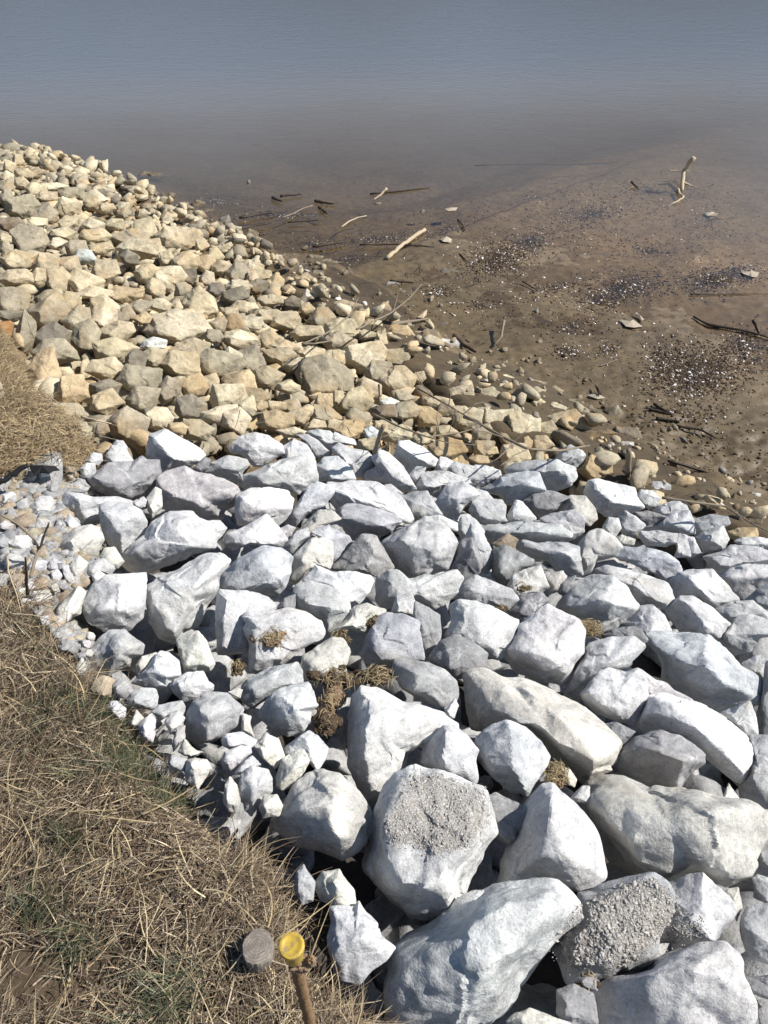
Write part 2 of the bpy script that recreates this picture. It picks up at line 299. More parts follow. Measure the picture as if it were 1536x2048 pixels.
# ------------------------------------------------------------------ the grey boulders, traced one by one:  tile tone lift | label | outline | ridge points
GREY = '''
A w 0 |white topped slanting boulder with a shaded left face at the pile's upper edge|905,60 1000,28 1080,75 1190,140 1232,185 1150,250 1060,275 965,330 925,300 880,180|925,85,.35 1040,205,.4 1150,235,.2
A w 0 |rounded pale stone behind the flat streaky grey slab|632,185 670,125 740,125 795,210 780,235 640,245|
A g 0 |small dark grey stone peeking over the rounded pale stone|675,120 700,90 740,95 765,135 755,180 700,175|
A d .1 |flat streaky dark grey slab resting in front of the rounded pale stone|520,310 560,290 650,225 800,225 840,185 870,210 950,210 965,290 930,370 880,400 790,435 690,425 560,380 530,345|560,335,.3 700,380,.35 890,330,.3 800,250,.15
A w 0 |small whitish stone at the top corner of the loose gravel|510,215 560,165 610,175 615,215 590,240 540,240|
A w 0 |small rounded pinkish white stone left of the flat streaky slab|480,260 520,230 570,235 575,290 540,330 490,310|
A g 0 |light topped grey wedge between the slanting boulder and the dark hollow|1220,290 1270,225 1370,185 1480,210 1495,240 1450,290 1455,330 1440,350 1290,310|1330,252,.35 1440,270,.3
A d 0 |dark small wedge tucked under the tip of the slanting white boulder|1150,260 1230,195 1265,210 1250,260 1200,290|
A p 0 |large dusty pinkish grey boulder below the slanting white boulder|960,310 1000,280 1110,248 1200,290 1330,320 1420,370 1450,450 1420,480 1340,510 1330,570 1215,570 1100,530 980,500 970,430 945,360|1200,470,.4 1000,420,.3 1300,400,.4
A w 0 |long saddle shaped white boulder beside the gravel under the flat slab|355,450 400,400 470,405 560,435 700,430 780,455 790,490 700,520 620,580 560,600 490,600 400,545 360,495|470,440,.35 600,470,.3 495,560,.3
A w 0 |small white stone between the saddle boulder and the yellowish cobble|790,460 860,430 880,450 870,490 830,505 795,480|
A c .1 |yellowish upright cobble wedged between two grey boulders|880,440 930,375 970,390 970,490 915,555 885,510|
A w 0 |white veined block with a square front face left of the large glossy boulder|595,500 640,465 780,480 850,520 878,590 865,660 790,720 735,790 705,735 650,720 620,650|640,540,.4 760,545,.4 720,660,.35
A w .15 |large smooth blue white boulder with a chipped lower left end|745,790 790,715 870,660 910,585 1000,530 1150,525 1175,560 1270,595 1290,680 1280,740 1130,790 1000,840 880,888 800,855|1040,600,.5 1150,740,.45 980,800,.35 850,735,.4
A w 0 |white spur right of the large smooth blue white boulder|1190,575 1320,575 1360,620 1330,665 1290,700 1230,640|
A c 0 |rounded creamy white boulder resting on the gravel|340,760 360,690 450,620 540,600 600,620 622,690 580,780 520,815 470,790 420,830 350,795|430,700,.45 440,780,.3
A p 0 |pinkish tall stone standing in the loose gravel|165,545 190,480 240,430 310,430 335,470 318,500 315,560 270,590 200,580|
A p 0 |grey stone directly below the pinkish one in the gravel|200,600 230,560 300,575 315,620 290,670 205,660|
A c 0 |pointed cream stone below the rounded creamy boulder|415,850 470,785 530,830 510,880 490,935 440,910|
A c 0 |lit cream stone touching the lower left of the large smooth boulder|595,790 630,742 690,735 745,820 705,860 660,850|
A g 0 |curved grey stone nestled under a lit cream stone|500,890 540,820 620,800 675,830 690,865 660,905 620,870 560,880 515,930|
A w 0 |small white stone on top edge of the flat fronted white block|550,900 590,870 645,905 600,940 560,945|
A w 0 |thin leaning white slab left of the veined block|385,575 420,530 480,600 450,625 420,620|
A g 0 |upright grey pebble left of the pointed cream stone|370,850 410,840 450,940 430,965 390,930|
A g 0 |grey green pebble above the upright grey pebble|280,850 320,800 380,830 370,870 300,870|
A w 0 |pale pebble at the foot of the dry weed stems|165,850 200,810 280,815 275,870 200,905 165,890|
D w .1 |white flat fronted block with faint veins near the grass edge|503,160 560,60 640,5 870,-5 878,60 865,180 850,250 770,328 630,332 530,280 505,220|700,90,.3 620,210,.32 820,60,.25 790,220,.3
D w 0 |large layered white grey boulder between two square blocks|890,60 930,25 1060,-20 1210,-115 1300,-122 1385,-80 1330,-10 1320,60 1305,100 1240,180 1195,290 1085,345 1065,405 960,370 905,280 885,180|910,165,.4 1040,350,.35 1200,50,.45 1120,165,.4 1000,50,.25
A c 0 |flat cream stone at the lower edge of the gravel|180,1050 200,1000 290,990 318,1040 280,1075 220,1085|
D c 0 |rough cream grey boulder leaning left of the flat fronted block|375,160 470,70 515,110 495,180 480,235 395,270 370,330 320,375 315,300 345,200|
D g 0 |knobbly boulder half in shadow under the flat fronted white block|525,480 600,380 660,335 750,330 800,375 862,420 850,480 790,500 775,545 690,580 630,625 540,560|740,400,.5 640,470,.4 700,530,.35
D c 0 |cream squarish block in front of the large layered boulder|1062,400 1090,355 1190,340 1240,400 1285,530 1260,575 1110,590 1095,540|1190,370,.35 1110,540,.3 1240,530,.3
D w 0 |white peaked stone with a dark underside left of the cream squarish block|790,650 870,560 960,460 1010,470 1075,520 1085,600 1025,640 1015,700 960,690 870,670|920,565,.45 1005,620,.4
D c -.1 |narrow cream chip behind the white peaked stone|815,540 850,490 935,465 940,500 880,560 825,600|
D w 0 |flat pale stone below the cream squarish block|1020,660 1040,630 1120,590 1215,580 1245,640 1280,660 1275,690 1180,740 1100,755 1045,710|
D g 0 |rounded grey stone with dry stems on it at the grass edge|760,750 790,710 850,678 930,685 948,730 940,790 910,810 770,785|
D W 0 |bright white triangular chip lying in the grass edge|645,790 665,760 700,755 755,800 750,850 715,875|
D w 0 |pale slab left of the blocky two tone boulder|915,820 950,780 1090,755 1110,790 1105,850 1040,830 1000,850 960,880|
D c 0 |small cream pointed pebble right of the bright white chip|775,890 820,810 862,860 840,900 800,915|
D p 0 |upright pinkish grey stone with a pointed top at the grass edge|830,900 900,838 935,870 930,960 915,1005 850,985|
D w .1 |small cracked pale stone in front of the pale slab|990,880 1020,830 1070,815 1110,860 1090,905 1040,935 1025,960|
D g .1 |blocky two tone grey boulder with a flat sunlit top and speckled front|1110,900 1125,830 1160,760 1230,710 1360,712 1400,750 1455,800 1440,890 1330,970 1260,1000 1180,1005 1130,970|1255,815,.55 1205,805,.5 1250,985,.3 1400,790,.3
D g 0 |narrow grey stone standing left of the blocky two tone boulder|1030,1020 1060,920 1110,905 1110,980 1040,1060|
D c 0 |cream pointed stone under the blocky two tone boulder|1070,1060 1110,980 1165,1050 1225,1060 1180,1085 1110,1085|
D w 0 |long low white stone below the blocky two tone boulder|1330,990 1360,950 1450,945 1536,990 1570,1020 1530,1045 1450,1025 1380,1045 1340,1025|
D w 0 |pale oval stone below the long low white one|1325,1120 1350,1060 1440,1025 1500,1030 1508,1070 1440,1130 1380,1175 1335,1150|
D c 0 |cream faceted stone with a sharp top where straw meets rubble|1110,1190 1130,1110 1170,1100 1240,1110 1270,1160 1230,1220 1185,1285 1120,1240|1155,1150,.45
D g 0 |grey brick like stone left of the cream faceted stone|1010,1120 1030,1085 1100,1095 1125,1110 1110,1180 1020,1165|
D c 0 |small cream rough stone in the straw left of the knobbly boulder|450,560 490,495 520,530 540,610 500,615 460,600|
D c 0 |cream wedge right of the blocky two tone boulder|1450,900 1455,830 1510,850 1500,890 1525,970 1450,940|
E w .25 |white boulder carrying a brown mud clod on its face|130,270 100,240 130,205 280,205 350,188 440,210 520,260 548,320 530,360 400,430 320,500 270,520 210,550 150,540 130,480 140,380 110,300|165,470,.35 150,290,.3 300,460,.3 440,250,.25
E w 0 |flat topped white block partly behind the mud clod boulder|-35,90 0,88 130,95 230,125 285,180 275,215 130,215 130,300 130,430 0,435 -40,430 -50,300|0,120,.3 0,390,.3 200,170,.2
B b 0 |blue grey faceted block with a ridge above the flat topped white block|-30,990 -10,890 90,800 225,735 335,748 402,790 395,880 360,970 305,1030 220,1005 30,998|225,765,.5 50,985,.4 300,940,.45
B W 0 |brilliant white slab behind a cream fronted grey boulder|470,940 550,845 640,880 780,885 870,905 893,935 870,1000 800,1080 740,1090 640,1010|
E g .1 |cream topped boulder with a dark grey scooped front|390,90 400,60 480,35 570,60 640,95 690,150 700,210 660,265 570,325 545,300 500,250 390,195|590,185,.5 440,160,.45 480,80,.2
B c 0 |beige pitted boulder above the brilliant white slab|410,860 415,790 520,685 600,690 640,710 650,760 645,830 630,870 550,850 490,900 430,960 385,940|
B b 0 |smooth pale blue stone right of the beige pitted boulder|515,650 560,620 620,610 700,650 745,670 765,710 700,790 650,840 640,740 600,690|
E d 0 |small dark knob in the gap right of the faceted block|285,185 330,130 390,110 395,190 340,195|
B s 0 |striped layered grey rock with a rough edge|630,870 700,790 790,700 830,660 910,670 935,720 990,810 1015,860 940,920 840,890 740,885|820,880,.35 900,760,.3
B g .1 |large grey boulder with a hollowed dark left flank in the middle of the pile|935,720 960,690 1020,655 1150,590 1250,590 1340,620 1390,710 1365,800 1330,870 1250,900 1180,910 1110,945 1060,900 1000,820 950,770|1060,690,.5 1250,770,.5 1140,860,.4
B w 0 |bone shaped bright white rock with two lobes|910,1040 920,920 1000,870 1060,870 1095,940 1200,900 1300,910 1370,868 1428,920 1390,1010 1330,1080 1260,1110 1150,1050 1040,1050 1000,1110 930,1080|
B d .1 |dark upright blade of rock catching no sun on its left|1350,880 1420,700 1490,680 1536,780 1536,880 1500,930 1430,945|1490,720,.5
E g 0 |dark grey rough rock above the brown soil clod|1260,130 1330,50 1400,0 1500,40 1600,80 1640,140 1560,200 1480,170 1380,150|
B w 0 |long bright slab with a dark broken left edge in the upper pile|600,345 760,335 900,345 1000,390 1070,450 1130,560 1100,600 1030,560 880,530 720,515 690,525 650,470 635,400|660,400,.2 800,450,.35 860,480,.35
B g .15 |block with a deep shadowed front under the long bright slab|695,510 740,475 800,475 900,500 1000,535 1060,580 1000,640 920,680 910,665 760,695 715,620|715,550,.5 840,575,.5 905,610,.45
B b 0 |pale blue boulder left of the long bright slab|420,500 500,370 550,345 640,375 655,410 600,490 520,520 460,570 430,610 365,590 370,550|
B c 0 |low cream boulder below the pale blue one|440,640 480,590 560,515 640,515 700,570 620,600 560,620 510,680 460,710|
B g 0 |small grey rock between two white slabs left of the beige pitted boulder|345,740 430,640 500,620 510,670 450,720 410,770|
B W 0 |big clean white boulder with a rounded top left of centre|70,420 150,385 270,380 370,400 408,450 400,510 370,560 310,610 250,640 200,600 80,600 65,520|85,440,.35 220,490,.45 90,590,.3
B W 0 |white dusty boulder sloping down below the big clean white one|20,650 130,610 250,540 320,620 375,690 340,740 220,735 170,700 60,760 0,720|
B w 0 |small cream white cobble beside the dusty white slope|320,630 380,600 425,620 400,660 370,685|
B w 0 |lumpy white boulder with a dark lower left at the top of the pile|40,120 80,75 180,45 260,65 340,120 360,170 300,200 230,250 170,245 100,180 45,160|120,170,.4 200,110,.4 170,235,.2
B w 0 |wide low pale boulder across the upper middle of the pile|110,300 200,260 350,210 450,190 530,210 550,290 550,340 500,370 440,420 350,385 280,390 130,390 90,350|
B w 0 |smooth pale stone right of the lumpy white boulder|350,130 420,85 490,120 540,200 500,240 380,230 340,180|
B g 0 |small two tone grey stone under the flat cap stone|435,60 500,55 560,95 630,160 620,190 545,195 510,130|
B w .15 |flat white cap stone on the ridge of the pile|490,40 560,22 650,40 780,90 790,125 720,120 640,160 590,140 530,75|600,110,.3 720,105,.25
B b 0 |blue grey rock with dark dimples under the flat cap stone|550,250 600,195 680,190 760,260 785,330 700,340 560,335|600,265,.4 650,325,.3
B w 0 |pale boulder right of the dimpled blue grey rock|650,170 650,140 690,110 760,140 860,160 885,200 890,260 840,320 780,310 755,250 690,200|
B w .1 |long narrow white slab pointing down to the lower right|880,200 930,150 990,170 1060,240 1110,310 1150,390 1080,400 1040,390 960,350 850,330 845,290 910,250|930,210,.4 1040,350,.4 1080,300,.3
B W .1 |sharp white wedge block at the ridge right of the narrow slab|1010,210 1050,100 1110,95 1200,140 1280,210 1270,250 1200,260 1110,290 1060,260|1055,125,.4 1150,190,.45 1240,240,.3
B w 0 |small stone under the sharp white wedge block|1100,310 1150,250 1210,255 1200,290 1150,355|
B g 0 |broad dull grey stone right of the narrow slab|1145,370 1180,290 1220,280 1340,280 1460,320 1480,370 1350,355 1300,400 1250,420 1180,400|
B g 0 |grey curved boulder right of the long bright slab|1050,430 1140,400 1220,400 1240,440 1310,540 1260,570 1170,580 1110,530|
B w 0 |white rounded pair stone below the broad dull grey stone|1260,480 1300,410 1350,350 1430,345 1500,380 1536,420 1440,490 1400,570 1330,560|1350,450,.4 1420,460,.4
C g 0 |square grey block above the pale triangular stone|-10,400 50,390 140,395 160,430 155,480 170,505 60,525 10,510 -30,450|
B W 0 |small white stone right of the sharp wedge block|1260,275 1300,190 1340,200 1400,240 1350,290|
B g 0 |grey slab edge on the far ridge with a light top|1340,250 1390,220 1500,250 1570,290 1550,340 1480,375 1430,330|
B w 0 |small bright chip leaning on the narrow white slab|960,360 1000,355 1070,410 1055,435 1010,410|
B w 0 |low pale slab behind the large hollow flanked boulder|1140,590 1200,550 1300,545 1395,590 1400,640 1340,640 1250,600|
B w 0 |upright pale stone right of the low pale slab|1400,640 1420,560 1460,540 1510,570 1560,640 1540,700 1440,700|
C g .1 |dimpled grey stone perched on the top edge beside a tan boulder|415,185 440,140 500,105 560,135 580,160 560,200 530,225 450,215|
C w 0 |broad flat topped pale boulder at the far edge of the pile|160,230 230,190 420,185 520,225 530,270 500,320 440,345 370,350 300,280 180,270|330,245,.3 430,240,.35 500,290,.25
C b .1 |blue white boulder with pecked speckles in front of the broad flat topped one|25,340 130,270 260,245 330,250 370,350 300,370 240,400 170,415 130,370 60,355|150,330,.35 280,300,.4
C w 0 |low pale stone on the far ridge left of the speckled boulder|-40,300 0,210 60,215 130,240 140,275 60,310 0,335|
C w 0 |pale stone behind the square grey block|-50,370 0,335 60,350 100,395 20,410 -40,425|
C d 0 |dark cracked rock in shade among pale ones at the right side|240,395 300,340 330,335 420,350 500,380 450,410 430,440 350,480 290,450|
C w 0 |pale triangular stone between dark gaps|170,470 215,395 250,405 320,490 290,510 180,505|
C c 0 |cream sloped boulder right of the dark cracked rock|440,470 450,410 500,370 580,375 630,440 640,490 600,530 530,500|
C w 0 |pale blue flat boulder in front of the cream sloped one|340,490 400,465 520,445 570,490 570,560 510,600 450,610 400,560|
C g 0 |long low grey boulder under the pale triangular stone|25,550 70,520 200,505 330,510 440,520 500,570 490,600 380,620 260,610 190,590 80,620|190,560,.3 330,560,.35
C W .15 |large white boulder with a dark left cliff near the mud|575,360 600,290 640,280 740,310 835,330 845,380 888,430 830,460 750,470 690,480 620,430|690,400,.4 615,310,.4 640,450,.2
C w 0 |white egg shaped stone with a small dark hole|845,370 870,340 930,345 970,385 950,430 910,445 870,400|
C w 0 |pale stone right of the holed white stone|930,460 960,420 1060,395 1110,425 1120,470 1040,470 970,490|
C d 0 |dark faced low stone in front of the holed white stone|835,455 900,450 965,465 1000,480 910,525 850,500|
C w 0 |curved white boulder with a grey front near the far right edge|885,540 960,500 1050,455 1120,450 1145,500 1150,570 1080,585 1040,570 900,565|980,510,.3 1060,540,.4
C g 0 |triangular grey slab leaning below the large white cliff boulder|750,480 790,450 840,480 895,525 830,590 770,575|
C w 0 |rough sparkling white lump left of the triangular grey slab|670,530 700,485 750,490 765,540 730,595 680,570|
C c 0 |small flat cream piece under the triangular grey slab|740,590 770,575 840,600 830,630 760,635|
C w 0 |layered pale stone under the curved white boulder|860,590 870,555 960,555 1060,570 1050,620 1000,640 900,630|
C w 0 |narrow standing white stone right of the layered pale stone|1040,600 1070,570 1110,580 1130,690 1040,695 1060,650|
C w 0 |thin pale wedge beside the narrow standing white stone|1105,580 1150,590 1185,670 1130,695|
C g 0 |rounded grey boulder beside a small tan one at the far right|1140,560 1150,495 1230,470 1320,480 1335,520 1280,560 1170,600|
C w .1 |white angular block with a dark lower left face at the right side|1160,590 1200,555 1300,530 1330,600 1300,660 1200,665 1180,630|1205,600,.45 1290,625,.4
C w 0 |pale flat boulder cut by the right edge at the rim of the pile|1360,610 1400,585 1500,590 1620,610 1620,660 1480,650 1400,640|
C w 0 |broad white boulder spreading to the right edge|1190,690 1290,660 1340,630 1480,640 1536,660 1620,690 1530,740 1440,730 1340,765 1290,775 1240,765 1220,710|
C b 0 |smooth bluish white whaleback boulder at the right side|730,690 780,640 880,640 1000,670 1070,720 1080,770 1020,830 940,780 860,745|
C w 0 |veined pale boulder between the whaleback and the scalloped grey one|530,640 600,560 660,545 740,600 770,640 740,690 640,710 610,770 560,790 520,700|
C g .1 |long scalloped grey boulder with shaded dents|210,640 250,600 340,615 480,620 540,640 560,785 500,790 440,775 380,710 300,700|250,625,.3 370,680,.4 490,670,.45
C w .1 |elongated white boulder lying diagonally with a dark lower edge|630,760 690,730 780,750 900,790 1010,830 1040,920 1000,970 920,950 840,935 790,870 700,815|800,830,.4 900,895,.4 990,925,.3
C w .15 |huge smooth white boulder with a chipped lower left at the right of centre|430,960 465,890 520,820 620,790 720,800 790,850 850,950 820,1000 740,1060 660,1085 600,1030 480,990|510,945,.4 640,900,.45 740,950,.4
C w .1 |white boulder with a long dark left flank at the right side|1020,820 1070,770 1160,760 1240,760 1300,820 1385,920 1290,945 1240,965 1180,905 1040,915|1110,795,.4 1255,935,.4 1180,850,.3
C w 0 |pale rough boulder between the dark flanked one and the right edge|1290,790 1340,750 1430,730 1536,740 1620,790 1480,860 1420,915 1370,895 1310,830|
C g 0 |grey boulder with a white ridge cut by the right edge|1410,920 1480,860 1536,835 1640,900 1640,980 1500,960|
C w 0 |white block with a dark square left face at the right side|1000,960 1080,900 1140,900 1240,960 1330,1040 1280,1115 1200,1105 1080,1085 1020,1010|1190,1000,.5 1085,915,.35 1200,1090,.4
C g 0 |pitted pale boulder behind the dark square faced block|1240,965 1330,925 1450,920 1536,985 1590,1040 1440,1020 1330,1045|
F g 0 |grey boulder split by a deep crack at the right side|1265,215 1330,140 1380,85 1450,80 1536,110 1640,180 1500,200 1440,270 1360,285 1290,255|
F w 0 |pointed white stone under the huge smooth white boulder|780,120 870,35 930,28 990,80 1025,160 960,190 900,210 850,160|
F d 0 |flat dark grey stone below the pointed white stone|670,185 720,150 830,140 870,155 905,210 870,250 820,205 700,205|
C d 0 |dark grey block with a violet stain behind a soil topped stone|90,790 100,650 160,630 310,710 300,740 240,775 150,860|
C c .1 |cream stone with brown soil stuck to its left side|160,870 200,790 260,760 340,740 385,850 340,890 270,895 200,930|
C d 0 |dark lichen spotted block in front of the soil stained stone|175,970 240,890 350,880 385,920 320,985 240,1045|
C c 0 |cream stone right of the soil stained stone|370,790 460,765 480,800 440,870 390,885|
C d 0 |dark small stone left of the huge smooth white boulder|435,880 450,815 530,790 520,830 475,900|
C t 0 |brownish crumbly stone behind the dark violet stained block|90,620 170,570 225,600 200,660 120,650|
C w 0 |white upright boulder at the left of the dark violet stained block|-20,520 20,530 60,600 100,680 95,740 60,780 20,760 -30,700 -60,620|
E w .1 |white boulder with a rough bluish edge and shaded base|1255,175 1300,142 1400,150 1490,180 1560,215 1640,260 1600,380 1536,470 1400,430 1270,350 1230,345 1270,250|1290,330,.35 1440,400,.4 1400,200,.25
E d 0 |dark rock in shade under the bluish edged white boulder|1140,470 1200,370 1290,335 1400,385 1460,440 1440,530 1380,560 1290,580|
F W .1 |blocky white boulder with a flat tilted top and fractured front|160,260 180,220 240,130 380,30 430,60 540,110 570,170 565,280 520,330 490,410 450,440 330,420 220,370 170,310|185,262,.35 370,330,.5 480,380,.4 300,265,.45
F w 0 |pale boulder with a grey lower left corner right of the blocky white one|475,500 490,400 550,300 600,230 720,195 820,195 895,245 850,300 790,360 680,385 600,460 560,510 550,540|540,350,.3 600,420,.3 700,330,.35
F w .1 |pinkish white rounded boulder with a smooth lower edge|556,490 650,380 700,360 790,380 850,360 900,430 900,520 870,600 820,645 740,630 640,590 580,540|580,495,.4 730,600,.35 760,480,.35
F b 0 |big blue grey boulder with a pink right end|900,230 910,180 960,165 1100,170 1220,190 1300,250 1395,350 1480,400 1500,470 1480,545 1420,570 1290,590 1180,550 1060,490 985,440 990,330 960,270|1020,310,.5 1200,330,.6 1265,560,.25 1300,420,.45
F W .1 |long white boulder stretching down to the right below the pink ended one|855,650 880,560 905,505 1000,490 1180,545 1300,620 1400,700 1465,790 1460,870 1410,960 1340,945 1200,825 1190,780 1080,745 980,700 880,690|1200,690,.5 1385,885,.35 950,570,.4 1080,600,.4
F w 0 |white ridge stone joining the rounded boulder and the long white one|820,365 870,360 950,420 1060,480 1160,530 1000,515 920,520 890,460|
F d .05 |dark grey fractured boulder under the long white one|700,840 760,770 850,715 980,690 1080,720 1150,770 1195,810 1190,860 1100,940 1060,1000 960,990 880,940 740,900|940,795,.5 1090,850,.45 830,770,.35
F c 0 |giant smooth cream boulder sloping down to the right with a dark left end|-45,370 0,362 80,360 130,400 250,405 330,440 400,480 560,560 680,660 750,740 740,800 700,870 620,940 560,970 530,930 380,790 320,690 200,680 0,690 -35,520|85,555,.4 330,690,.45 620,835,.45 400,560,.4
F b .35 |blue white tilted block resting against the giant cream boulder|0,800 20,710 100,660 180,635 260,670 340,740 385,820 370,870 310,950 270,1015 190,1000 100,930 60,880|80,850,.4 200,690,.4 200,880,.45
F w 0 |pale smooth stone wedged below the pink ended boulder|1290,590 1350,570 1440,530 1470,600 1480,700 1420,715 1370,650|
F g 0 |massive dull grey boulder at the right edge beside the long white one|1380,980 1460,880 1470,760 1430,715 1536,720 1640,760 1640,1090 1540,1090 1400,1055|
F d 0 |dark mottled boulder cut by the right edge above the dull grey one|1470,600 1500,500 1520,330 1640,330 1640,640 1500,715|
F w 0 |small pale block at the right edge near the crack split boulder|1400,330 1480,290 1540,300 1520,420 1450,395|
F c 0 |cream wedge in the dark hollow under the long white boulder|1295,1045 1330,960 1390,1050 1340,1060|
F d 0 |dark low stone in the hollow left of the long white boulder|670,650 740,640 840,690 760,775|
H c .1 |enormous cream white boulder with smooth hollows at the lower right|580,100 590,50 680,0 780,5 900,60 1000,80 1150,85 1270,120 1430,140 1500,190 1530,290 1480,400 1430,520 1300,590 1210,525 1130,515 1020,570 900,525 760,480 690,400 640,280 600,180|700,225,.5 890,430,.45 1010,500,.4 1250,200,.5 1390,500,.3 1130,300,.5
H w .05 |tall veined block rising to a point left of the enormous cream boulder|270,150 350,60 410,50 450,90 560,190 630,290 660,400 680,540 620,590 550,610 460,570 340,550 130,580 140,450 170,370 205,310 235,240 255,190|400,130,.6 410,330,.55 345,480,.5 480,420,.45
H d .1 |small dark brown grey wedge stone right of the dirt covered boulder|80,170 75,110 110,92 200,140 280,180 305,230 265,305 225,310 222,380 150,350 100,310|
G w .1 |massive boulder with a dirt covered top and clean white front|860,170 900,80 960,10 1060,-36 1200,-10 1330,40 1440,90 1480,170 1503,320 1440,430 1350,600 1320,720 1225,805 1060,805 1000,740 850,600 785,520 790,440|895,405,.4 1020,660,.5 1215,660,.5 1380,390,.4 910,240,.4
G c 0 |rounded craggy boulder with its left half in shadow|270,250 340,150 400,60 470,0 540,-30 640,0 720,80 800,180 835,280 790,350 740,420 650,470 520,420 370,370 300,310|600,150,.6 640,330,.5 420,200,.4
E w 0 |tall cream slab with a dark side in front of the soil clod|695,1060 700,830 715,690 770,628 870,645 1000,720 1100,740 1215,775 1200,850 1090,950 1020,1000 1005,1050 990,1090 960,1110 880,1230 800,1260 745,1200|775,760,.5 765,1000,.45 900,760,.4
E w .15 |thin pale slab leaning on the tall cream slab|980,860 1010,790 1100,765 1220,780 1290,830 1300,870 1240,910 1120,965 1050,950 990,920|
E b .3 |peaked blue white rock with a grained grey face|1100,1050 1120,930 1190,890 1225,840 1290,855 1350,900 1415,980 1395,1040 1410,1130 1390,1175 1320,1145 1220,1100|1232,880,.55 1205,1070,.45
E g .2 |grey rounded rock with a black left face and brown stains|950,570 945,480 980,460 1040,470 1130,490 1220,530 1290,590 1300,660 1280,720 1210,742 1120,710 1000,640|1075,560,.55 1070,650,.45
E b 0 |blue grey leaning slab behind the black faced grey rock|755,440 790,350 840,260 900,215 990,225 1080,260 1085,340 1110,470 1040,490 940,490 850,510 780,480|
E d .05 |dark narrow rock with a bright left edge right of the blue grey slab|1050,230 1060,150 1130,180 1200,230 1205,330 1190,400 1140,465 1110,450 1085,380 1085,280|
E w .1 |small pale stone with a brown smear above the dark narrow rock|930,200 960,120 1040,100 1060,150 1060,240 960,220|
E c 0 |flat buff green stone with an orange stain below the mud clod boulder|430,530 435,450 500,410 600,350 660,360 700,430 680,500 640,530 560,590 480,605 440,580|
E c 0 |cream stone in a gap right of the dark scooped boulder|560,330 640,270 720,180 790,160 900,200 860,240 800,330 700,300|
E g 0 |grey flat topped stone behind the crumbly white rock|95,620 130,580 250,520 400,490 425,540 430,610 320,640 220,700 160,745 100,700|
E w .1 |crumbly white rock with a shaded lower left beside the dark soil|195,760 230,700 310,640 460,605 490,650 515,735 475,760 480,820 440,870 350,900 270,860 200,800|345,790,.4 400,745,.55 310,680,.3
E c .1 |cream kite shaped stone among the small rubble|165,960 235,885 300,920 335,1020 280,1080 210,1030|
E w 0 |pale angular stone casting a dark wedge left of the tall slab|430,890 470,870 520,900 575,970 550,1040 515,1095 480,1060 440,990 330,1010 340,960|430,900,.4 480,1040,.4
E c .1 |cream stone with a dark left side below the kite shaped one|285,1130 320,1030 400,980 440,980 470,1040 440,1100 390,1170 320,1205 290,1180|320,1150,.3 390,1080,.45
E w 0 |grey white oval stone with a shaded lower left near the straw|80,1200 90,1120 150,1070 240,1090 262,1140 260,1210 200,1270 150,1345 110,1310|170,1180,.45
E w 0 |small grey stone above the grey white oval one|50,1110 100,1040 150,1010 200,1060 110,1115|
G c 0 |thin cream shard standing in the straw|-10,150 0,60 30,10 70,60 85,150 60,210 20,200|
G c 0 |small cream block between the straw and the craggy boulder|190,180 220,115 290,112 320,170 300,230 215,240|
G g 0 |thin translucent looking grey slab stuck upright in the straw|385,640 400,540 440,500 480,560 500,600 490,700 430,720|
G c 0 |cream angular stone right of the upright thin slab|500,610 545,545 640,530 680,590 720,640 735,740 700,750 600,740 530,690|620,595,.5 640,700,.3
G w .05 |speckled white grey stone with a jagged top near the yellow cap|580,900 600,830 590,750 640,735 720,745 745,705 780,760 850,830 870,900 950,960 900,1030 820,1080 750,1160 630,1130 600,1050 575,960|620,960,.3 800,900,.35
Z w .1 |huge rough white boulder at the bottom middle with a shadowed left end|772,1990 783,1937 788,1895 820,1865 868,1842 895,1822 932,1795 990,1775 1062,1762 1115,1768 1142,1795 1156,1817 1146,1850 1112,1890 1072,1930 1040,1968 1014,2012 975,2045 940,2062 850,2066 785,2055|845,1930,.35 1000,1800,.35 1090,1800,.3 960,1960,.4 1050,1900,.3
H g 0 |slab heaped with gravel and dirt beside the huge rough white boulder|400,860 480,780 540,720 545,630 640,590 760,560 920,520 1000,580 1050,700 960,860 940,940 860,1000 670,1075 530,1110 480,1080 450,990|500,990,.35 700,1000,.35 600,700,.25
H w .05 |blue white broken boulder right of the gravel heaped slab|960,590 1000,570 1190,520 1280,600 1360,690 1350,760 1240,880 1100,880 940,880 930,800 1010,700|1180,770,.4 950,850,.3 1240,860,.3
H w .15 |large white grey boulder at the bottom right corner with a dark lower left|640,1100 700,1060 860,1010 1000,940 1180,885 1300,880 1370,940 1405,990 1390,1050 1450,1200 1465,1260 1420,1340 700,1340 640,1230 625,1150|840,1050,.45 1000,1290,.35 900,1190,.35 1200,1000,.45
H g .05 |lumpy grey stone with wrinkled face cut by the right edge|1390,800 1400,740 1430,690 1536,680 1640,700 1640,950 1536,985 1440,950 1410,890|
H g .1 |small grey cube like stone above the wrinkled one|1460,640 1455,540 1480,520 1536,540 1620,600 1560,690|
H c 0 |cream stone tucked beside the blue white broken boulder|1290,620 1330,600 1380,590 1400,690 1370,770 1350,700|
H c 0 |flat cream stone at the very bottom in the gap|170,1290 200,1250 290,1225 420,1270 500,1300 480,1350 200,1350|
H d 0 |dark smooth stone in the bottom right corner|1400,1060 1536,1050 1640,1060 1640,1200 1430,1140|
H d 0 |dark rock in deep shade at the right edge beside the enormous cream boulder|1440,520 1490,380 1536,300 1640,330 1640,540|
H w 0 |pale stone behind the left end of the enormous cream boulder|495,120 560,60 600,60 600,150 520,140|
F c 0 |small cream stone under a dry grass clump|450,870 500,890 533,940 520,980 470,965|
D c 0 |small cream stone in the hollow right of the flat pale stone|1370,700 1430,680 1455,690 1440,740 1390,720|
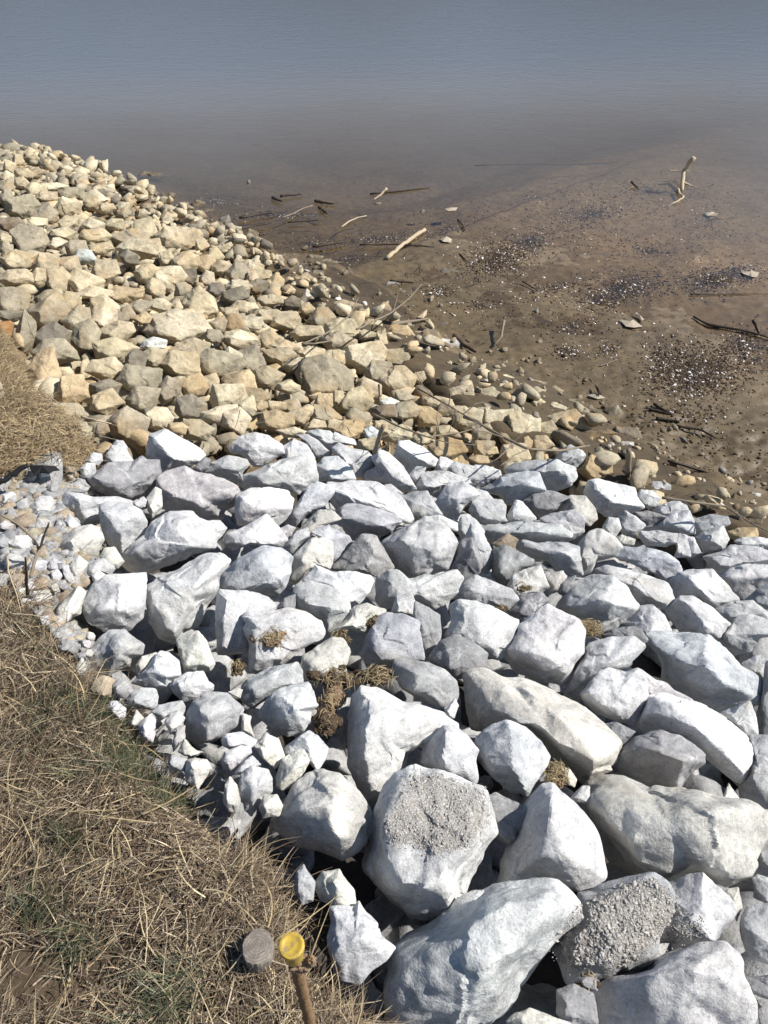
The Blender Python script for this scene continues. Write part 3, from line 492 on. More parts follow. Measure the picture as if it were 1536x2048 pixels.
H d -.2 |brownish stone deep in the hollow left of the bottom right boulder|540,1060 600,1045 650,1080 640,1130 560,1110|
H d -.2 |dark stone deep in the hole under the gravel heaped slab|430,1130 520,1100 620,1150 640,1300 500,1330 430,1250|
E w 0 |small bright sliver stone beside the giant cream boulder|1225,745 1285,690 1305,730 1280,800 1240,790|
A c 0 |cream pebble leaning on the flat cream stone at the gravel edge|300,960 345,940 360,1000 330,1020|
A g 0 |grey pebble with a pale edge under the upright grey pebble|340,940 390,930 410,970 385,995 350,975|
A w 0 |pale pebble right of the dry weed stems|305,880 345,865 378,905 350,940 310,930|
A g 0 |dull stone at the upper left of the gravel beside the black fabric strip|60,330 130,260 175,245 210,300 150,350 80,370|
A w 0 |pale pebble beside the end of the black fabric strip|225,300 255,275 300,300 290,330 240,330|
A w 0 |small white stone high in the gravel at the left edge|5,470 20,420 70,400 95,420 90,470 40,495|
'''
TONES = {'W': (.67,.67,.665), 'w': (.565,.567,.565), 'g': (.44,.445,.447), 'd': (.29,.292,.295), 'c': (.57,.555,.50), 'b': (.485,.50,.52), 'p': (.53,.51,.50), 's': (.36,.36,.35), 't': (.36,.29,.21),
         'S': (.50,.43,.30), 'C': (.58,.515,.38), 'G': (.355,.315,.235), 'D': (.22,.195,.155), 'O': (.49,.39,.25), 'Q': (.40,.44,.42), 'R': (.36,.19,.08), 'M': (.15,.115,.075), 'V': (.63,.63,.60)}
# tan and buff stones of the older bank: tile cx cy w h tone | label
TAN = '''
I 175 180 65 85 C|upright pale cube at the far tip of the tan bank
I 245 165 90 50 D|dark low stone at the water's edge at the far tip of the bank
I 110 215 75 75 S
I 55 250 80 80 S
I 40 310 90 70 C
I 140 290 110 60 S
I 215 290 80 60 G
I 460 275 85 45 G|flat dark stone standing in the water right of the far tip
I 445 305 50 35 C
I 570 280 62 70 S|upright tan stone alone in the water
I 650 345 115 85 C|cream knob with a dark left side by the water
I 615 405 80 45 D
I 870 300 80 45 C|left of two flat stones lying in the grey water
I 945 308 115 36 C|right and longer of two flat stones lying in the grey water
I 490 335 85 65 G
I 320 380 160 55 C|long bright cream slab in the upper left bank
I 430 410 160 90 G|flat grey slab below a long cream one in the upper left bank
I 560 450 150 120 C
I 30 370 90 80 G
I 130 345 90 60 S
I 215 390 120 80 S
I 130 490 190 130 G|dark grey rounded boulder at the left edge high on the bank
I 40 430 90 100 G
I 255 540 160 95 G|grey brown boulder beside the dark rounded one
I 400 510 180 140 C|pale squarish boulder in the upper bank
I 215 590 140 75 C
I 60 600 150 80 D
I 275 430 150 60 S
I 185 700 240 180 G|big smooth grey brown boulder at the left bank
I 340 715 120 70 C|bright cream flat stone right of the big grey brown boulder
I 380 650 160 75 S
I 460 740 150 90 G
I 610 745 160 75 S
I 560 670 180 85 S|wide buff boulder with a dark underside
I 560 600 130 80 C|bright triangular stone in the middle of the upper bank
I 410 595 110 90 S
I 690 600 140 80 S
I 30 680 80 60 S
I 35 740 80 80 G
I 45 800 80 90 D
I 110 820 200 120 S
I 275 840 160 120 S
I 410 850 160 130 S
I 510 795 160 85 Q|greenish blue stone among tan ones on the upper bank
I 620 880 180 160 S|cream boulder scored with diagonal streaks
I 740 530 90 60 G
I 770 680 200 90 G|dark grey slanting slab in the middle of the bank
I 870 640 160 140 S|rounded buff boulder with a shaded front
I 1060 690 240 140 S|large pale blocky boulder above the spotted stone
I 1010 560 120 80 S
I 1150 600 115 85 C
I 740 490 90 65 C
I 860 540 90 70 G
I 640 500 90 60 S
I 830 750 270 120 C|long pale slab pointing to the lower right on the upper bank
I 780 800 110 95 D|dark cracked stone below the long pale slab
I 990 800 105 85 S
I 1110 830 160 120 S
I 1230 830 110 100 O|ochre stone near the bend of the shore
I 100 920 220 110 S|low pinkish tan boulder at the left edge of the bank
I 240 920 90 120 S
I 350 930 150 160 S|buff boulder with a pointed top and dark left foot
I 510 960 210 170 S|big flat faced buff boulder in the middle left bank
I 750 1020 200 95 O|orange tinted slab with a thin dark shadow below it
I 550 1010 240 70 S
I 1020 930 200 160 C|large pale leaning block in the middle of the bank
I 880 890 130 100 S
I 930 980 120 100 S
I 960 1080 150 85 C
I 1060 1085 75 85 C
I 1200 1070 200 160 S|large tan block with a shaded left side in the middle bank
I 1100 990 110 80 G
I 620 1110 170 150 C|pale upright boulder with smooth face left of the big cream one
I 1430 970 150 65 C|cream stone with a dark wedge below it
I 1410 1020 160 90 D
I 1010 440 95 65 D|small dark stone with a bright rim near the water
I 910 420 90 50 G
I 960 490 100 60 S
I 820 420 90 50 G
I 1190 490 80 75 S
I 1100 500 90 60 C
I 1240 530 85 52 C|cream topped stone at the water's edge above the spotted one
I 1140 545 80 60 S
I 1355 587 88 72 V|white speckled round stone at the water's edge
I 1400 700 85 85 O|ochre cube beside the muddy inlet
I 1310 660 130 65 C
I 1300 610 80 60 G
I 1500 670 80 85 O|tan cube standing in the muddy inlet
I 1340 740 110 75 S
I 1290 790 100 100 S
I 1210 720 80 70 S
I 1430 890 140 120 G|dark grey stone with a pale cap near the inlet
I 1330 860 120 75 S
I 1510 910 70 80 C
I 1240 920 90 80 C
I 1130 910 90 90 D
I 1510 860 60 70 C
I 80 1060 190 170 G|dirt crusted grey boulder at the left edge
I 300 1060 170 130 G
I 430 1060 130 100 S
I 840 1090 130 80 G
I 1290 990 90 80 D
J 300 80 240 210 G|big greyish boulder above a dark textured one at the left
J 320 215 210 145 D|dark textured boulder beside the standing dark slab
J 150 200 120 240 G|tall dark standing slab next to the dry grass at the left
J 35 180 90 120 R|rusty orange stone at the left edge
J 60 90 160 70 D
J 520 240 160 200 G|grey block with a sharp vertical edge
J 460 110 160 140 G
J 630 110 170 160 C
J 740 90 150 100 G
J 700 190 220 110 S
J 855 110 115 70 O|small orange stone left of the big cream boulder
J 1060 160 370 215 C|very large cream boulder in the middle of the tan bank
J 925 265 150 75 V|bluish white chip below the very large cream boulder
J 1150 295 220 120 S
J 700 300 280 120 S|long low buff boulder with a shadow line under it
J 640 420 250 120 S
J 330 310 270 140 G
J 265 440 200 260 O|clay tinted boulder half buried at the edge of the dry grass
J 430 540 190 190 O|ochre boulder with a brown shaded lower side beside the dry grass
J 840 470 240 140 G|dark rounded boulder overhanging a black gap
J 630 530 200 95 D|long dark stone above a pale cube
J 640 620 190 150 S|tan cube with flat front above the thin stick
J 855 600 220 145 G
J 780 745 245 200 G|mossy dark boulder touching the white slanting boulder
J 920 685 110 95 D
J 1080 390 240 170 S|buff faceted boulder right of centre on the tan bank
J 820 360 150 110 D
J 930 350 140 110 S
J 1320 390 260 160 G
J 1440 490 175 135 O|smooth rounded ochre boulder
J 1010 540 150 170 G
J 1160 520 165 140 O
J 1150 650 190 170 D|dark cracked boulder above the dark hollow
J 1370 590 200 160 C
J 1330 690 240 120 C
J 960 710 140 130 C|pale flat stone leaning into the dark hollow
J 1060 770 120 75 S
J 1180 780 180 130 G
J 380 690 250 150 G|mud dusted boulder buried in dry grass
J 440 800 230 160 G
J 610 780 90 90 D
J 1430 240 200 110 S
J 1320 150 110 90 G
J 1430 130 120 90 G
J 1280 220 100 80 G
J 1490 380 120 90 G
J 1480 640 130 110 C
J 1440 40 110 70 S
K 150 345 82 78 O|small tan cube at the inlet by the dark sticks
K 45 370 78 62 O
K 190 490 100 65 C
K 285 490 95 75 C
K 170 525 85 65 S
K 90 550 120 95 D
K 70 620 155 60 C|bright low stone beside the inlet
K 70 670 120 75 D
K 190 625 110 75 D
K 290 600 95 90 O
K 200 560 130 60 S
K 420 520 125 50 C|flat cream stone near the mud's edge
K 505 475 105 55 C
K 560 500 155 60 C|long cream stone with its tip on the mud
K 420 590 175 72 G|smooth oval grey brown stone near the mud's edge
K 515 570 95 75 G
K 350 640 90 60 C
K 520 635 100 60 S
K 470 680 80 70 V
K 570 680 90 50 S
K 640 650 80 50 S
K 705 580 125 95 S|tan stone with a dark front alone at the mud's edge
K 940 640 140 78 V|white stone casting a dark shadow on the mud
K 1235 560 140 65 V|cream white flat stone farther out on the mud
K 690 740 150 80 G
K 890 770 105 95 O|brown topped stone crossed by a thin twig
K 540 810 160 120 G|dark roundish stone with bright speckles
K 460 880 210 85 S
K 330 820 160 95 S
K 250 790 160 80 S
K 130 825 160 85 C
K 60 840 140 110 G
K 30 770 100 70 S
K 120 740 130 60 C
K 250 700 130 60 S
K 370 710 110 70 D
K 460 750 90 60 S
K 90 925 205 92 C|clean rectangular cream block
K 650 870 210 120 S|pale boulder with thin twigs lying over it
K 640 940 170 100 G
K 780 1010 210 160 C|rounded cream boulder beside the mud
K 985 890 125 95 O|ochre topped stone on the mud
K 1150 920 135 105 D|dark pyramid shaped stone on the mud
K 1250 970 145 95 V|pale rounded stone with a dark base on the mud
K 880 930 65 120 S
K 350 960 150 80 C
K 490 1000 140 95 S
K 595 1015 140 75 C
K 300 1010 180 95 G
K 1220 845 65 48 V
K 1215 800 35 28 V
K 40 1030 150 120 C
K 150 1035 140 140 G
K 430 1070 190 90 S
K 960 1020 150 90 G
K 820 830 120 40 C
K 240 920 110 110 S
K 790 900 100 60 S
K 1080 890 50 32 G
K 770 640 80 45 M
L 555 300 280 230 G|large two faced boulder with a bright right ridge
L 75 320 170 115 O
L 240 300 160 115 S
L 170 400 140 95 G
L 40 400 120 130 C
L 95 450 100 95 S
L 200 455 80 65 S
L 280 455 105 70 S
L 370 460 105 85 G
L 550 435 120 95 O|orange brown stone below the two faced boulder
L 630 405 80 80 S
L 725 430 180 145 S|buff boulder with a rounded top above a lumpy one
L 800 370 165 135 S|tan boulder with a smooth dark front
L 915 435 105 62 V|small bright white triangular stone on the tan bank
L 960 320 190 170 S|sloped tan boulder crossed by fine twigs
L 870 260 165 110 G
L 1010 480 170 95 G
L 740 525 150 120 G
L 560 500 180 95 G
L 510 562 120 62 S
L 690 590 160 110 O
L 610 560 100 60 S
L 1130 510 130 105 O
L 900 480 130 70 D
L 60 530 160 140 C
L 285 540 190 120 O
L 410 510 140 85 S
L 370 600 160 60 C
L 812 612 92 82 b|blue grey stone above a wooden stub
L 800 660 115 75 S
L 960 610 190 85 C
L 1240 690 200 115 O|tan pyramid stone under the brush of dry twigs
L 1350 520 170 120 C|cream stone crossed by two long dry branches
L 1440 600 120 90 G
L 1320 385 170 95 S
L 1430 380 110 70 G
L 1490 520 130 105 C
L 880 560 120 62 S
L 360 350 120 70 S
L 630 190 90 80 S
L 1000 400 130 60 G
L 1090 290 70 60 S
L 1160 430 90 70 S
L 1230 480 90 70 D
L 1240 590 120 60 S
L 1100 640 140 60 S
L 470 480 90 60 S
L 1420 750 110 50 O
L 1480 700 90 60 O
M 220 400 165 115 S|grey buff block at the edge of the wet mud
M 320 325 95 90 S
M 90 375 150 90 G
M 400 350 105 60 S|flat cream topped stone at the mud's edge
M 505 350 85 55 O
M 405 315 60 35 S
M 502 415 58 50 C
M 560 422 42 45 S
M 430 450 100 60 C
M 470 530 265 170 S|large fluted boulder with curved grooves near the mud
M 350 560 150 110 S
M 245 560 190 170 C|large smooth cream boulder under the long branch
M 130 490 155 95 C
M 725 490 108 125 C|upright squarish cream stone standing in the mud
M 595 450 65 50 S
M 645 480 60 60 D
M 825 490 95 42 S
M 40 460 75 60 C
M 350 630 110 90 S
M 200 680 150 110 S
M 50 650 110 100 G
M 630 745 180 115 O|yellow cream boulder at the end of the grey pile
M 600 585 110 60 M
M 800 590 165 105 D|dark flat rock in the mud
M 790 626 88 36 V
M 690 570 110 45 M
M 110 165 95 65 D
M 100 215 90 50 D
M 290 262 90 55 C
M 155 285 85 42 C
M 225 322 75 38 V
M 560 272 62 40 V
M 60 305 60 35 V
M 590 550 50 40 V
M 620 510 60 80 G
M 690 720 90 60 M
M 270 620 60 60 O
C 1290 437 52 48 V
C 1395 475 110 52 S
C 1405 575 165 70 O|yellowish flat boulder behind the grey ones at the far right
C 1170 425 100 60 M
C 880 300 90 60 M
C 1360 400 90 70 M
C 1500 460 110 60 M
C 1450 520 90 60 M
C 1000 330 60 50 g
C 945 320 70 45 w
C 860 320 60 40 O
'''
# (tile, x, y, phrase) things one can find, used to say where an unnamed stone lies
MARKS = [('I', 650, 345, 'the cream knob by the water'), ('I', 510, 795, 'the greenish blue stone'), ('I', 185, 700, 'the big grey brown boulder'), ('I', 1355, 587, 'the white speckled round stone'),
 ('I', 750, 1020, 'the orange tinted slab'), ('I', 1060, 690, 'the large pale blocky boulder'), ('J', 1060, 160, 'the very large cream boulder'), ('J', 855, 110, 'the small orange stone'), ('J', 150, 200, 'the tall dark standing slab'),
 ('J', 35, 180, 'the rusty orange stone'), ('J', 640, 620, 'the tan cube above the stick'), ('J', 1440, 490, 'the smooth rounded ochre boulder'), ('J', 780, 745, 'the mossy dark boulder'), ('K', 90, 925, 'the clean rectangular block'),
 ('K', 940, 640, 'the white stone on the mud'), ('K', 420, 590, 'the smooth oval stone'), ('K', 780, 1010, 'the cream boulder by the mud'), ('L', 555, 300, 'the large two faced boulder'), ('L', 915, 435, 'the white triangular stone'),
 ('K', 1150, 920, 'the dark pyramid stone'), ('L', 812, 612, 'the blue grey stone'), ('M', 470, 530, 'the large fluted boulder'), ('M', 725, 490, 'the squarish stone in mud'), ('M', 630, 745, 'the yellow cream boulder'), ('M', 245, 560, 'the boulder under the branch'),
 ('K', 540, 810, 'the dark speckled roundish stone'), ('I', 130, 490, 'the dark grey rounded boulder'), ('I', 560, 600, 'the bright triangular stone'), ('I', 1430, 970, 'the wedge shadowed stone'), ('I', 320, 380, 'the long bright cream slab'),
 ('L', 1240, 690, 'the tan pyramid stone'), ('K', 650, 870, 'the boulder with twigs over it'), ('C', 1405, 575, 'the yellowish flat boulder')]
# ------------------------------------------------------------------ ground: one sheet from the bank top to the lake bed
def axis(parts):
    out = [parts[0][0]]
    for a, b, st in parts: k = max(1, int(round((b-a)/st))); out += list(a + (b-a)*np.arange(1, k+1)/k)
    return np.array(out)
ua = axis([(-900, -60, 120), (-60, -6, 9), (-6, -1, .5), (-1, 3.4, .03), (3.4, 7.6, .021), (7.6, 12, .06), (12, 30, .4), (30, 120, 6), (120, 900, 60)])
va = axis([(-900, -120, 60), (-120, -30, 6), (-30, -14, .5), (-14, -7, .08), (-7, -3.5, .04), (-3.5, 1.6, .021), (1.6, 6, .2), (6, 60, 6), (60, 900, 60)])
UU, VV = np.meshgrid(ua, va, indexing='ij'); GX = UU*NU[0]+VV*NV[0]; GY = UU*NU[1]+VV*NV[1]; GZ = surf(GX, GY)
GP = np.stack([GX, GY, GZ], -1).reshape(-1, 3); PX, PY, DD = project(GP); vis = DD > 0.2
u_ = UU.ravel(); v_ = VV.ravel()
g1 = vis & inpoly(R_GRASS, PX, PY); g2 = vis & inpoly(R_GRASS2, PX, PY); gr = vis & inpoly(R_GRAVEL, PX, PY); gg = vis & inpoly(R_GREY, PX, PY) & ~gr; mu = (vis & inpoly(R_MUD, PX, PY)) | (u_ > 4.3)
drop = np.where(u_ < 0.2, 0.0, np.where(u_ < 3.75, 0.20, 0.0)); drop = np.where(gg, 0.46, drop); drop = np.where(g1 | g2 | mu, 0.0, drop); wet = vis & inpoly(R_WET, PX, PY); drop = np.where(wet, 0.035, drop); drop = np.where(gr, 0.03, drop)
drop = drop*np.clip((4.0-u_)/.9, 0, 1); D2 = drop.reshape(UU.shape)
for _ in range(5): D2[1:-1, 1:-1] = (D2[1:-1, 1:-1]*2 + D2[:-2, 1:-1] + D2[2:, 1:-1] + D2[1:-1, :-2] + D2[1:-1, 2:])/6
near = (np.abs(u_) < 14) & (v_ > -16) & (v_ < 8)
nz = np.zeros(len(GP)); Q = GP[near].copy(); Q[:, 2] = 0
nz[near] = 0.012*fbm(Q*2.0, 4, 3) + 0.005*fbm(Q*11, 3, 9)
churn = np.exp(-(((PX-1400)/330)**2 + ((PY-930)/110)**2))*(vis & mu)      # trampled lumpy mud at the right
lm = np.zeros(len(GP)); lm[near] = .45-fbm(Q*np.array([5, 9, 1]), 5, 41); lm2 = np.zeros(len(GP)); lm2[near] = fbm(Q*20, 3, 77)
tri = np.exp(-((u_-4.1)/0.35)**2)*(v_ > -6)
GZ2 = GP[:, 2] - D2.ravel() + nz + churn*(0.022*(0.45-lm) + 0.003*lm2) + tri*0.005*lm2
GZ2 = np.where(mu & near, GZ2 + 0.0018*lm2 - 0.004, GZ2)
GZ2 = np.where(u_ > 9, GZ2 - 0.05*(np.minimum(u_, 40)-9), GZ2)
GZ2 = GZ2 - np.where(u_ > 3.9, 1, 0)*np.clip((-v_-5.2)/1.6, 0, 1)*np.minimum((np.maximum(u_, 3.9)-3.9)*.16, .5)
GZ2 = np.where((vis & inpoly(R_MUD, PX, PY)) & (v_ < -5.0) & (v_ > -60), np.minimum(GZ2, SHORE_Z-.03-.05*np.clip(u_-3.2, 0, 3)), GZ2)
nu, nv = UU.shape; idx = np.arange(nu*nv).reshape(nu, nv)
GF = np.stack([idx[:-1, :-1], idx[:-1, 1:], idx[1:, 1:], idx[1:, :-1]], -1).reshape(-1, 4)
GP[:, 2] = GZ2
def ground_z(x, y):
    u = x*NU[0]+y*NU[1]; v = x*NV[0]+y*NV[1]; i = np.clip(np.searchsorted(ua, u)-1, 0, nu-2); j = np.clip(np.searchsorted(va, v)-1, 0, nv-2)
    Z = GP[:, 2].reshape(nu, nv); a = np.clip((u-ua[i])/(ua[i+1]-ua[i]), 0, 1); b = np.clip((v-va[j])/(va[j+1]-va[j]), 0, 1)
    return Z[i, j]*(1-a)*(1-b)+Z[i+1, j]*a*(1-b)+Z[i, j+1]*(1-a)*b+Z[i+1, j+1]*a*b
m, nt, b = mat('mud_and_soil'); P = geo_pos(nt); L = nt.links
a = N(nt, 'ShaderNodeAttribute', _attribute_name='tint')
na = noise(nt, P, 1.1, 6, 0.6, 0.6); nb = noise(nt, P, 14, 6, 0.65); nc = noise(nt, P, 110, 4, 0.7)
c = mixc(nt, 1.0, a.outputs['Color'], ramp(nt, [(.3, (.72, .70, .70)), (.5, (1, 1, 1)), (.7, (1.2, 1.18, 1.12))], na.outputs['Fac']).outputs[0], 'MULTIPLY')
c = mixc(nt, 1.0, c, ramp(nt, [(.35, (.75, .75, .75)), (.6, (1.12, 1.12, 1.12))], nb.outputs['Fac']).outputs[0], 'MULTIPLY')
c = mixc(nt, 1.0, c, ramp(nt, [(.35, (.8, .8, .8)), (.65, (1.2, 1.2, 1.2))], nc.outputs['Fac']).outputs[0], 'MULTIPLY')
L.new(c, b.inputs['Base Color']); sx = nt.nodes.new('ShaderNodeSeparateXYZ'); L.new(P, sx.inputs[0])
w = N(nt, 'ShaderNodeMapRange'); L.new(sx.outputs[2], w.inputs[0]); w.inputs[1].default_value = -1.33; w.inputs[2].default_value = -1.2; w.inputs[3].default_value = .0; w.inputs[4].default_value = 1.0
ro = math_(nt, 'MULTIPLY_ADD', nb.outputs['Fac'], 0.5, 0.16); ro2 = N(nt, 'ShaderNodeMix'); L.new(w.outputs[0], ro2.inputs[0]); L.new(ro, ro2.inputs[2]); ro2.inputs[3].default_value = 0.92; L.new(ro2.outputs[0], b.inputs['Roughness'])
L.new(bump(nt, nc.outputs['Fac'], 0.5, 0.004, bump(nt, nb.outputs['Fac'], 0.45, 0.012)), b.inputs['Normal'])
tg = np.full((len(GP), 3), (.125, .088, .050)); soil = np.array((.075, .052, .033))
tg[:] = (.150, .108, .062); tg[mu] = (.115, .083, .043); far = mu & (u_ > 5.2); k = np.clip((u_-4.6)/2.4, 0, 1)[:, None]; tg = np.where(mu[:, None], tg*(1-k)+np.array((.225, .168, .112))*k, tg)
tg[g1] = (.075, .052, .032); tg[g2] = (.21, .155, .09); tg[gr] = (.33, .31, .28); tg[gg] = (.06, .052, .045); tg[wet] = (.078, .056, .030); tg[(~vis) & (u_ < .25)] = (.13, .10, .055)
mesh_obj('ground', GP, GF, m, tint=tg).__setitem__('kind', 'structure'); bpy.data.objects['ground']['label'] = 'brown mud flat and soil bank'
# ------------------------------------------------------------------ lake water
WZ = SHORE_Z - 0.021
m, nt, b = mat('lake_water'); L = nt.links; P = geo_pos(nt); out = nt.nodes['Material Output']
mp = N(nt, 'ShaderNodeMapping'); L.new(P, mp.inputs[0]); mp.inputs['Rotation'].default_value = (0, 0, math.radians(-28)); mp.inputs['Scale'].default_value = (0.45, 1.0, 1)
w1 = noise(nt, mp.outputs[0], 19.0, 5, 0.7); w2 = noise(nt, mp.outputs[0], 5.0, 3, 0.5)
sxy = nt.nodes.new('ShaderNodeSeparateXYZ'); L.new(P, sxy.inputs[0])
uu = math_(nt, 'MULTIPLY_ADD', sxy.outputs[0], NU[0], math_(nt, 'MULTIPLY', sxy.outputs[1], NU[1]))
uu = math_(nt, 'ADD', uu, math_(nt, 'MULTIPLY_ADD', noise(nt, P, 0.7, 4, 0.6).outputs['Fac'], 1.6, -0.8))
vvv = math_(nt, 'MULTIPLY_ADD', sxy.outputs[0], -NV[0], math_(nt, 'MULTIPLY', sxy.outputs[1], -NV[1])); uu = math_(nt, 'ADD', uu, math_(nt, 'MULTIPLY', math_(nt, 'MAXIMUM', math_(nt, 'ADD', vvv, -4.6), 0.0), 1.25))
cd = N(nt, 'ShaderNodeMapRange', _interpolation_type='SMOOTHSTEP'); L.new(uu, cd.inputs[0]); cd.inputs[1].default_value = 5.6; cd.inputs[2].default_value = 17.0; cd.inputs[3].default_value = 0.0; cd.inputs[4].default_value = 0.9
rs = N(nt, 'ShaderNodeMapRange'); L.new(uu, rs.inputs[0]); rs.inputs[1].default_value = 6.0; rs.inputs[2].default_value = 13.0; rs.inputs[3].default_value = 0.05; rs.inputs[4].default_value = 0.42
bn = N(nt, 'ShaderNodeBump', Distance=0.022); L.new(rs.outputs[0], bn.inputs['Strength']); L.new(w1.outputs['Fac'], bn.inputs['Height'])
bn2 = N(nt, 'ShaderNodeBump', Distance=0.014, Strength=0.4); L.new(w2.outputs['Fac'], bn2.inputs['Height']); L.new(bn.outputs[0], bn2.inputs['Normal'])
fr = N(nt, 'ShaderNodeFresnel', IOR=1.33); L.new(bn2.outputs[0], fr.inputs['Normal'])
gl = N(nt, 'ShaderNodeBsdfGlossy', Roughness=0.06); L.new(bn2.outputs[0], gl.inputs['Normal']); gl.inputs['Color'].default_value = (1, 1, 1, 1)
tr = N(nt, 'ShaderNodeBsdfTransparent'); tr.inputs['Color'].default_value = (.93, .90, .84, 1)
df = N(nt, 'ShaderNodeBsdfDiffuse'); fc = N(nt, 'ShaderNodeMapRange', _interpolation_type='SMOOTHSTEP'); L.new(uu, fc.inputs[0]); fc.inputs[1].default_value = 6.5; fc.inputs[2].default_value = 21.0; L.new(mixc(nt, fc.outputs[0], (.27, .235, .20), (.185, .21, .25)), df.inputs['Color'])
mx = N(nt, 'ShaderNodeMixShader'); L.new(cd.outputs[0], mx.inputs[0]); L.new(tr.outputs[0], mx.inputs[1]); L.new(df.outputs[0], mx.inputs[2])
mx2 = N(nt, 'ShaderNodeMixShader'); L.new(fr.outputs[0], mx2.inputs[0]); L.new(mx.outputs[0], mx2.inputs[1]); L.new(gl.outputs[0], mx2.inputs[2]); L.new(mx2.outputs[0], out.inputs['Surface'])
Wc = [(3.3, -900), (900, -900), (900, 900), (3.3, 900)]
mesh_obj('water', [(u*NU[0]+v*NV[0], u*NU[1]+v*NV[1], WZ) for u, v in Wc], [(0, 1, 2, 3)] if False else [(3, 2, 1, 0)], m, smooth=False).__setitem__('kind', 'structure'); bpy.data.objects['water']['label'] = 'murky shallow lake water with small ripples'
# ------------------------------------------------------------------ boulders
labels_used = {}
placed = []          # (px, py, r, tree, object)
trees = []
def stone(name, poly, ridge, tone, label, cat, group, off, seed, mat_, lift=0.0, rough=1.0, level=None):
    rng = np.random.default_rng(seed); W = max(np.ptp([p[0] for p in poly]), np.ptp([p[1] for p in poly]))
    if level is None: level = 6 if W > 150 else 5 if W > 60 else 4 if W > 26 else 3
    V, F, C, s, ft = rock_mesh(poly, ridge, off, rng, level, rough, lift=lift)
    o = mesh_obj(name, V, F, mat_, loc=C, sharp=22); fa = o.data.attributes.new('face_tone', 'FLOAT', 'POINT'); fa.data.foreach_set('value', ft.astype(np.float32)); t = np.array(TONES[tone])*rng.uniform(0.93, 1.07)*(1+rng.uniform(-.015, .015, 3)); o.color = (*t, 1)
    tag(o, label, cat, group); c = np.mean(poly, 0); placed.append((c[0], c[1], W/2, V, F, o, cat)); return o
seed = 100
for ln in GREY.strip().splitlines():
    hd, label, outl, rg = ln.split('|'); t, tone, lift = hd.split(); seed += 1
    poly = [px(t, *map(float, q.split(','))) for q in outl.split()]; ridge = []
    for q in rg.split(): x, y, h = map(float, q.split(',')); ridge.append((*px(t, x, y), h))
    W = np.ptp([p[0] for p in poly])
    name = 'boulder' if W > 60 else 'stone'
    stone(name, poly, ridge, tone, label, name, 'pale grey riprap boulders of the new pile', 0.0, seed, M_GREY, float(lift))
def rpoly(cx, cy, w, h, rng, n=None):
    n = n or rng.integers(5, 8); a = np.arange(n)/n*2*math.pi + rng.uniform(-.34, .34, n) + rng.uniform(0, 6.28); sq = rng.uniform(0.0, 0.5)
    k = 1/np.maximum(abs(np.cos(a)), abs(np.sin(a)))**sq; r = k*rng.uniform(0.86, 1.2, n)
    return np.stack([cx + np.cos(a)*r*w*0.5*1.04, cy + np.sin(a)*r*h*0.5*1.06], 1)
marks = [(*px(t, x, y), p) for t, x, y, p in MARKS]
CN = {'S': 'buff', 'C': 'cream', 'G': 'greyish', 'D': 'dark', 'O': 'ochre', 'Q': 'greenish', 'R': 'rusty', 'M': 'muddy', 'V': 'whitish', 'b': 'bluish', 'g': 'grey', 'w': 'white'}
def where(x, y):
    d = sorted((math.hypot(x-a, (y-b)*1.2), a, b, p) for a, b, p in marks if math.hypot(x-a, y-b) > 14)[0]; dx, dy = x-d[1], y-d[2]; an = math.degrees(math.atan2(-dy, dx)) % 360
    r = ['right of', 'above right of', 'above', 'above left of', 'left of', 'below left of', 'below', 'below right of'][int(((an+22.5) % 360)//45)]
    return r + ' ' + d[3]
ORD = ['first', 'second', 'third', 'fourth', 'fifth', 'sixth', 'seventh', 'eighth', 'ninth', 'tenth']; NUM = ['', 'one', 'two', 'three', 'four', 'five', 'six', 'seven', 'eight', 'nine', 'ten', 'eleven', 'twelve']
def desc(x, y, w, h, tone):
    sz = 'large' if w*h > 2400 else 'medium' if w*h > 900 else 'small'; shp = 'flat ' if w > 1.9*h else 'upright ' if h > 1.15*w else ''
    return sz, f'{sz} {shp}{CN[tone]}', where(x, y)
def finish_labels(items):      # items: (object, x, descriptor, place)
    by = {}
    for it in items: by.setdefault((it[2], it[3]), []).append(it)
    for (d, wv), L_ in by.items():
        L_.sort(key=lambda q: q[1]); k = len(L_)
        for i, it in enumerate(L_):
            w_ = '' if k == 1 else ('left one' if i == 0 else 'right one') if k == 2 else 'leftmost' if i == 0 else 'rightmost' if i == k-1 else 'middle one' if k == 3 else ORD[min(i, 9)] + ' from left'
            t_ = f'{d} stone {wv}' if k == 1 else f'{w_} of {NUM[min(k, 12)]} {d} stones {wv}'
            if len(t_.split()) > 16: t_ = t_.replace(f' of {NUM[min(k, 12)]} {d}', f' among the {d}')
            if len(t_.split()) > 16: t_ = t_.replace(' stones ', ' ones ').replace('the boulder under', 'boulder under')
            it[0]['label'] = t_
auto = []; tanpts = []
for ln in TAN.strip().splitlines():
    hd, _, label = ln.partition('|'); t, cx, cy, w, h, tone = hd.split(); s_ = TILE[t][2]; seed += 1; rng = np.random.default_rng(seed)
    x, y = px(t, float(cx), float(cy)); w = float(w)/s_; h = float(h)/s_; tanpts.append((x, y, w, h))
    o = stone('stone' if w < 60 else 'boulder', rpoly(x, y, w*1.03, h*1.05, rng), [], tone, label or None, 'boulder' if w >= 60 else 'stone', 'tan and buff stones of the older bank', -0.015, seed, M_TAN if tone not in 'gwb' else M_GREY)
    if not label: sz, d, wv = desc(x, y, w, h, tone); auto.append((o, x, d, wv))
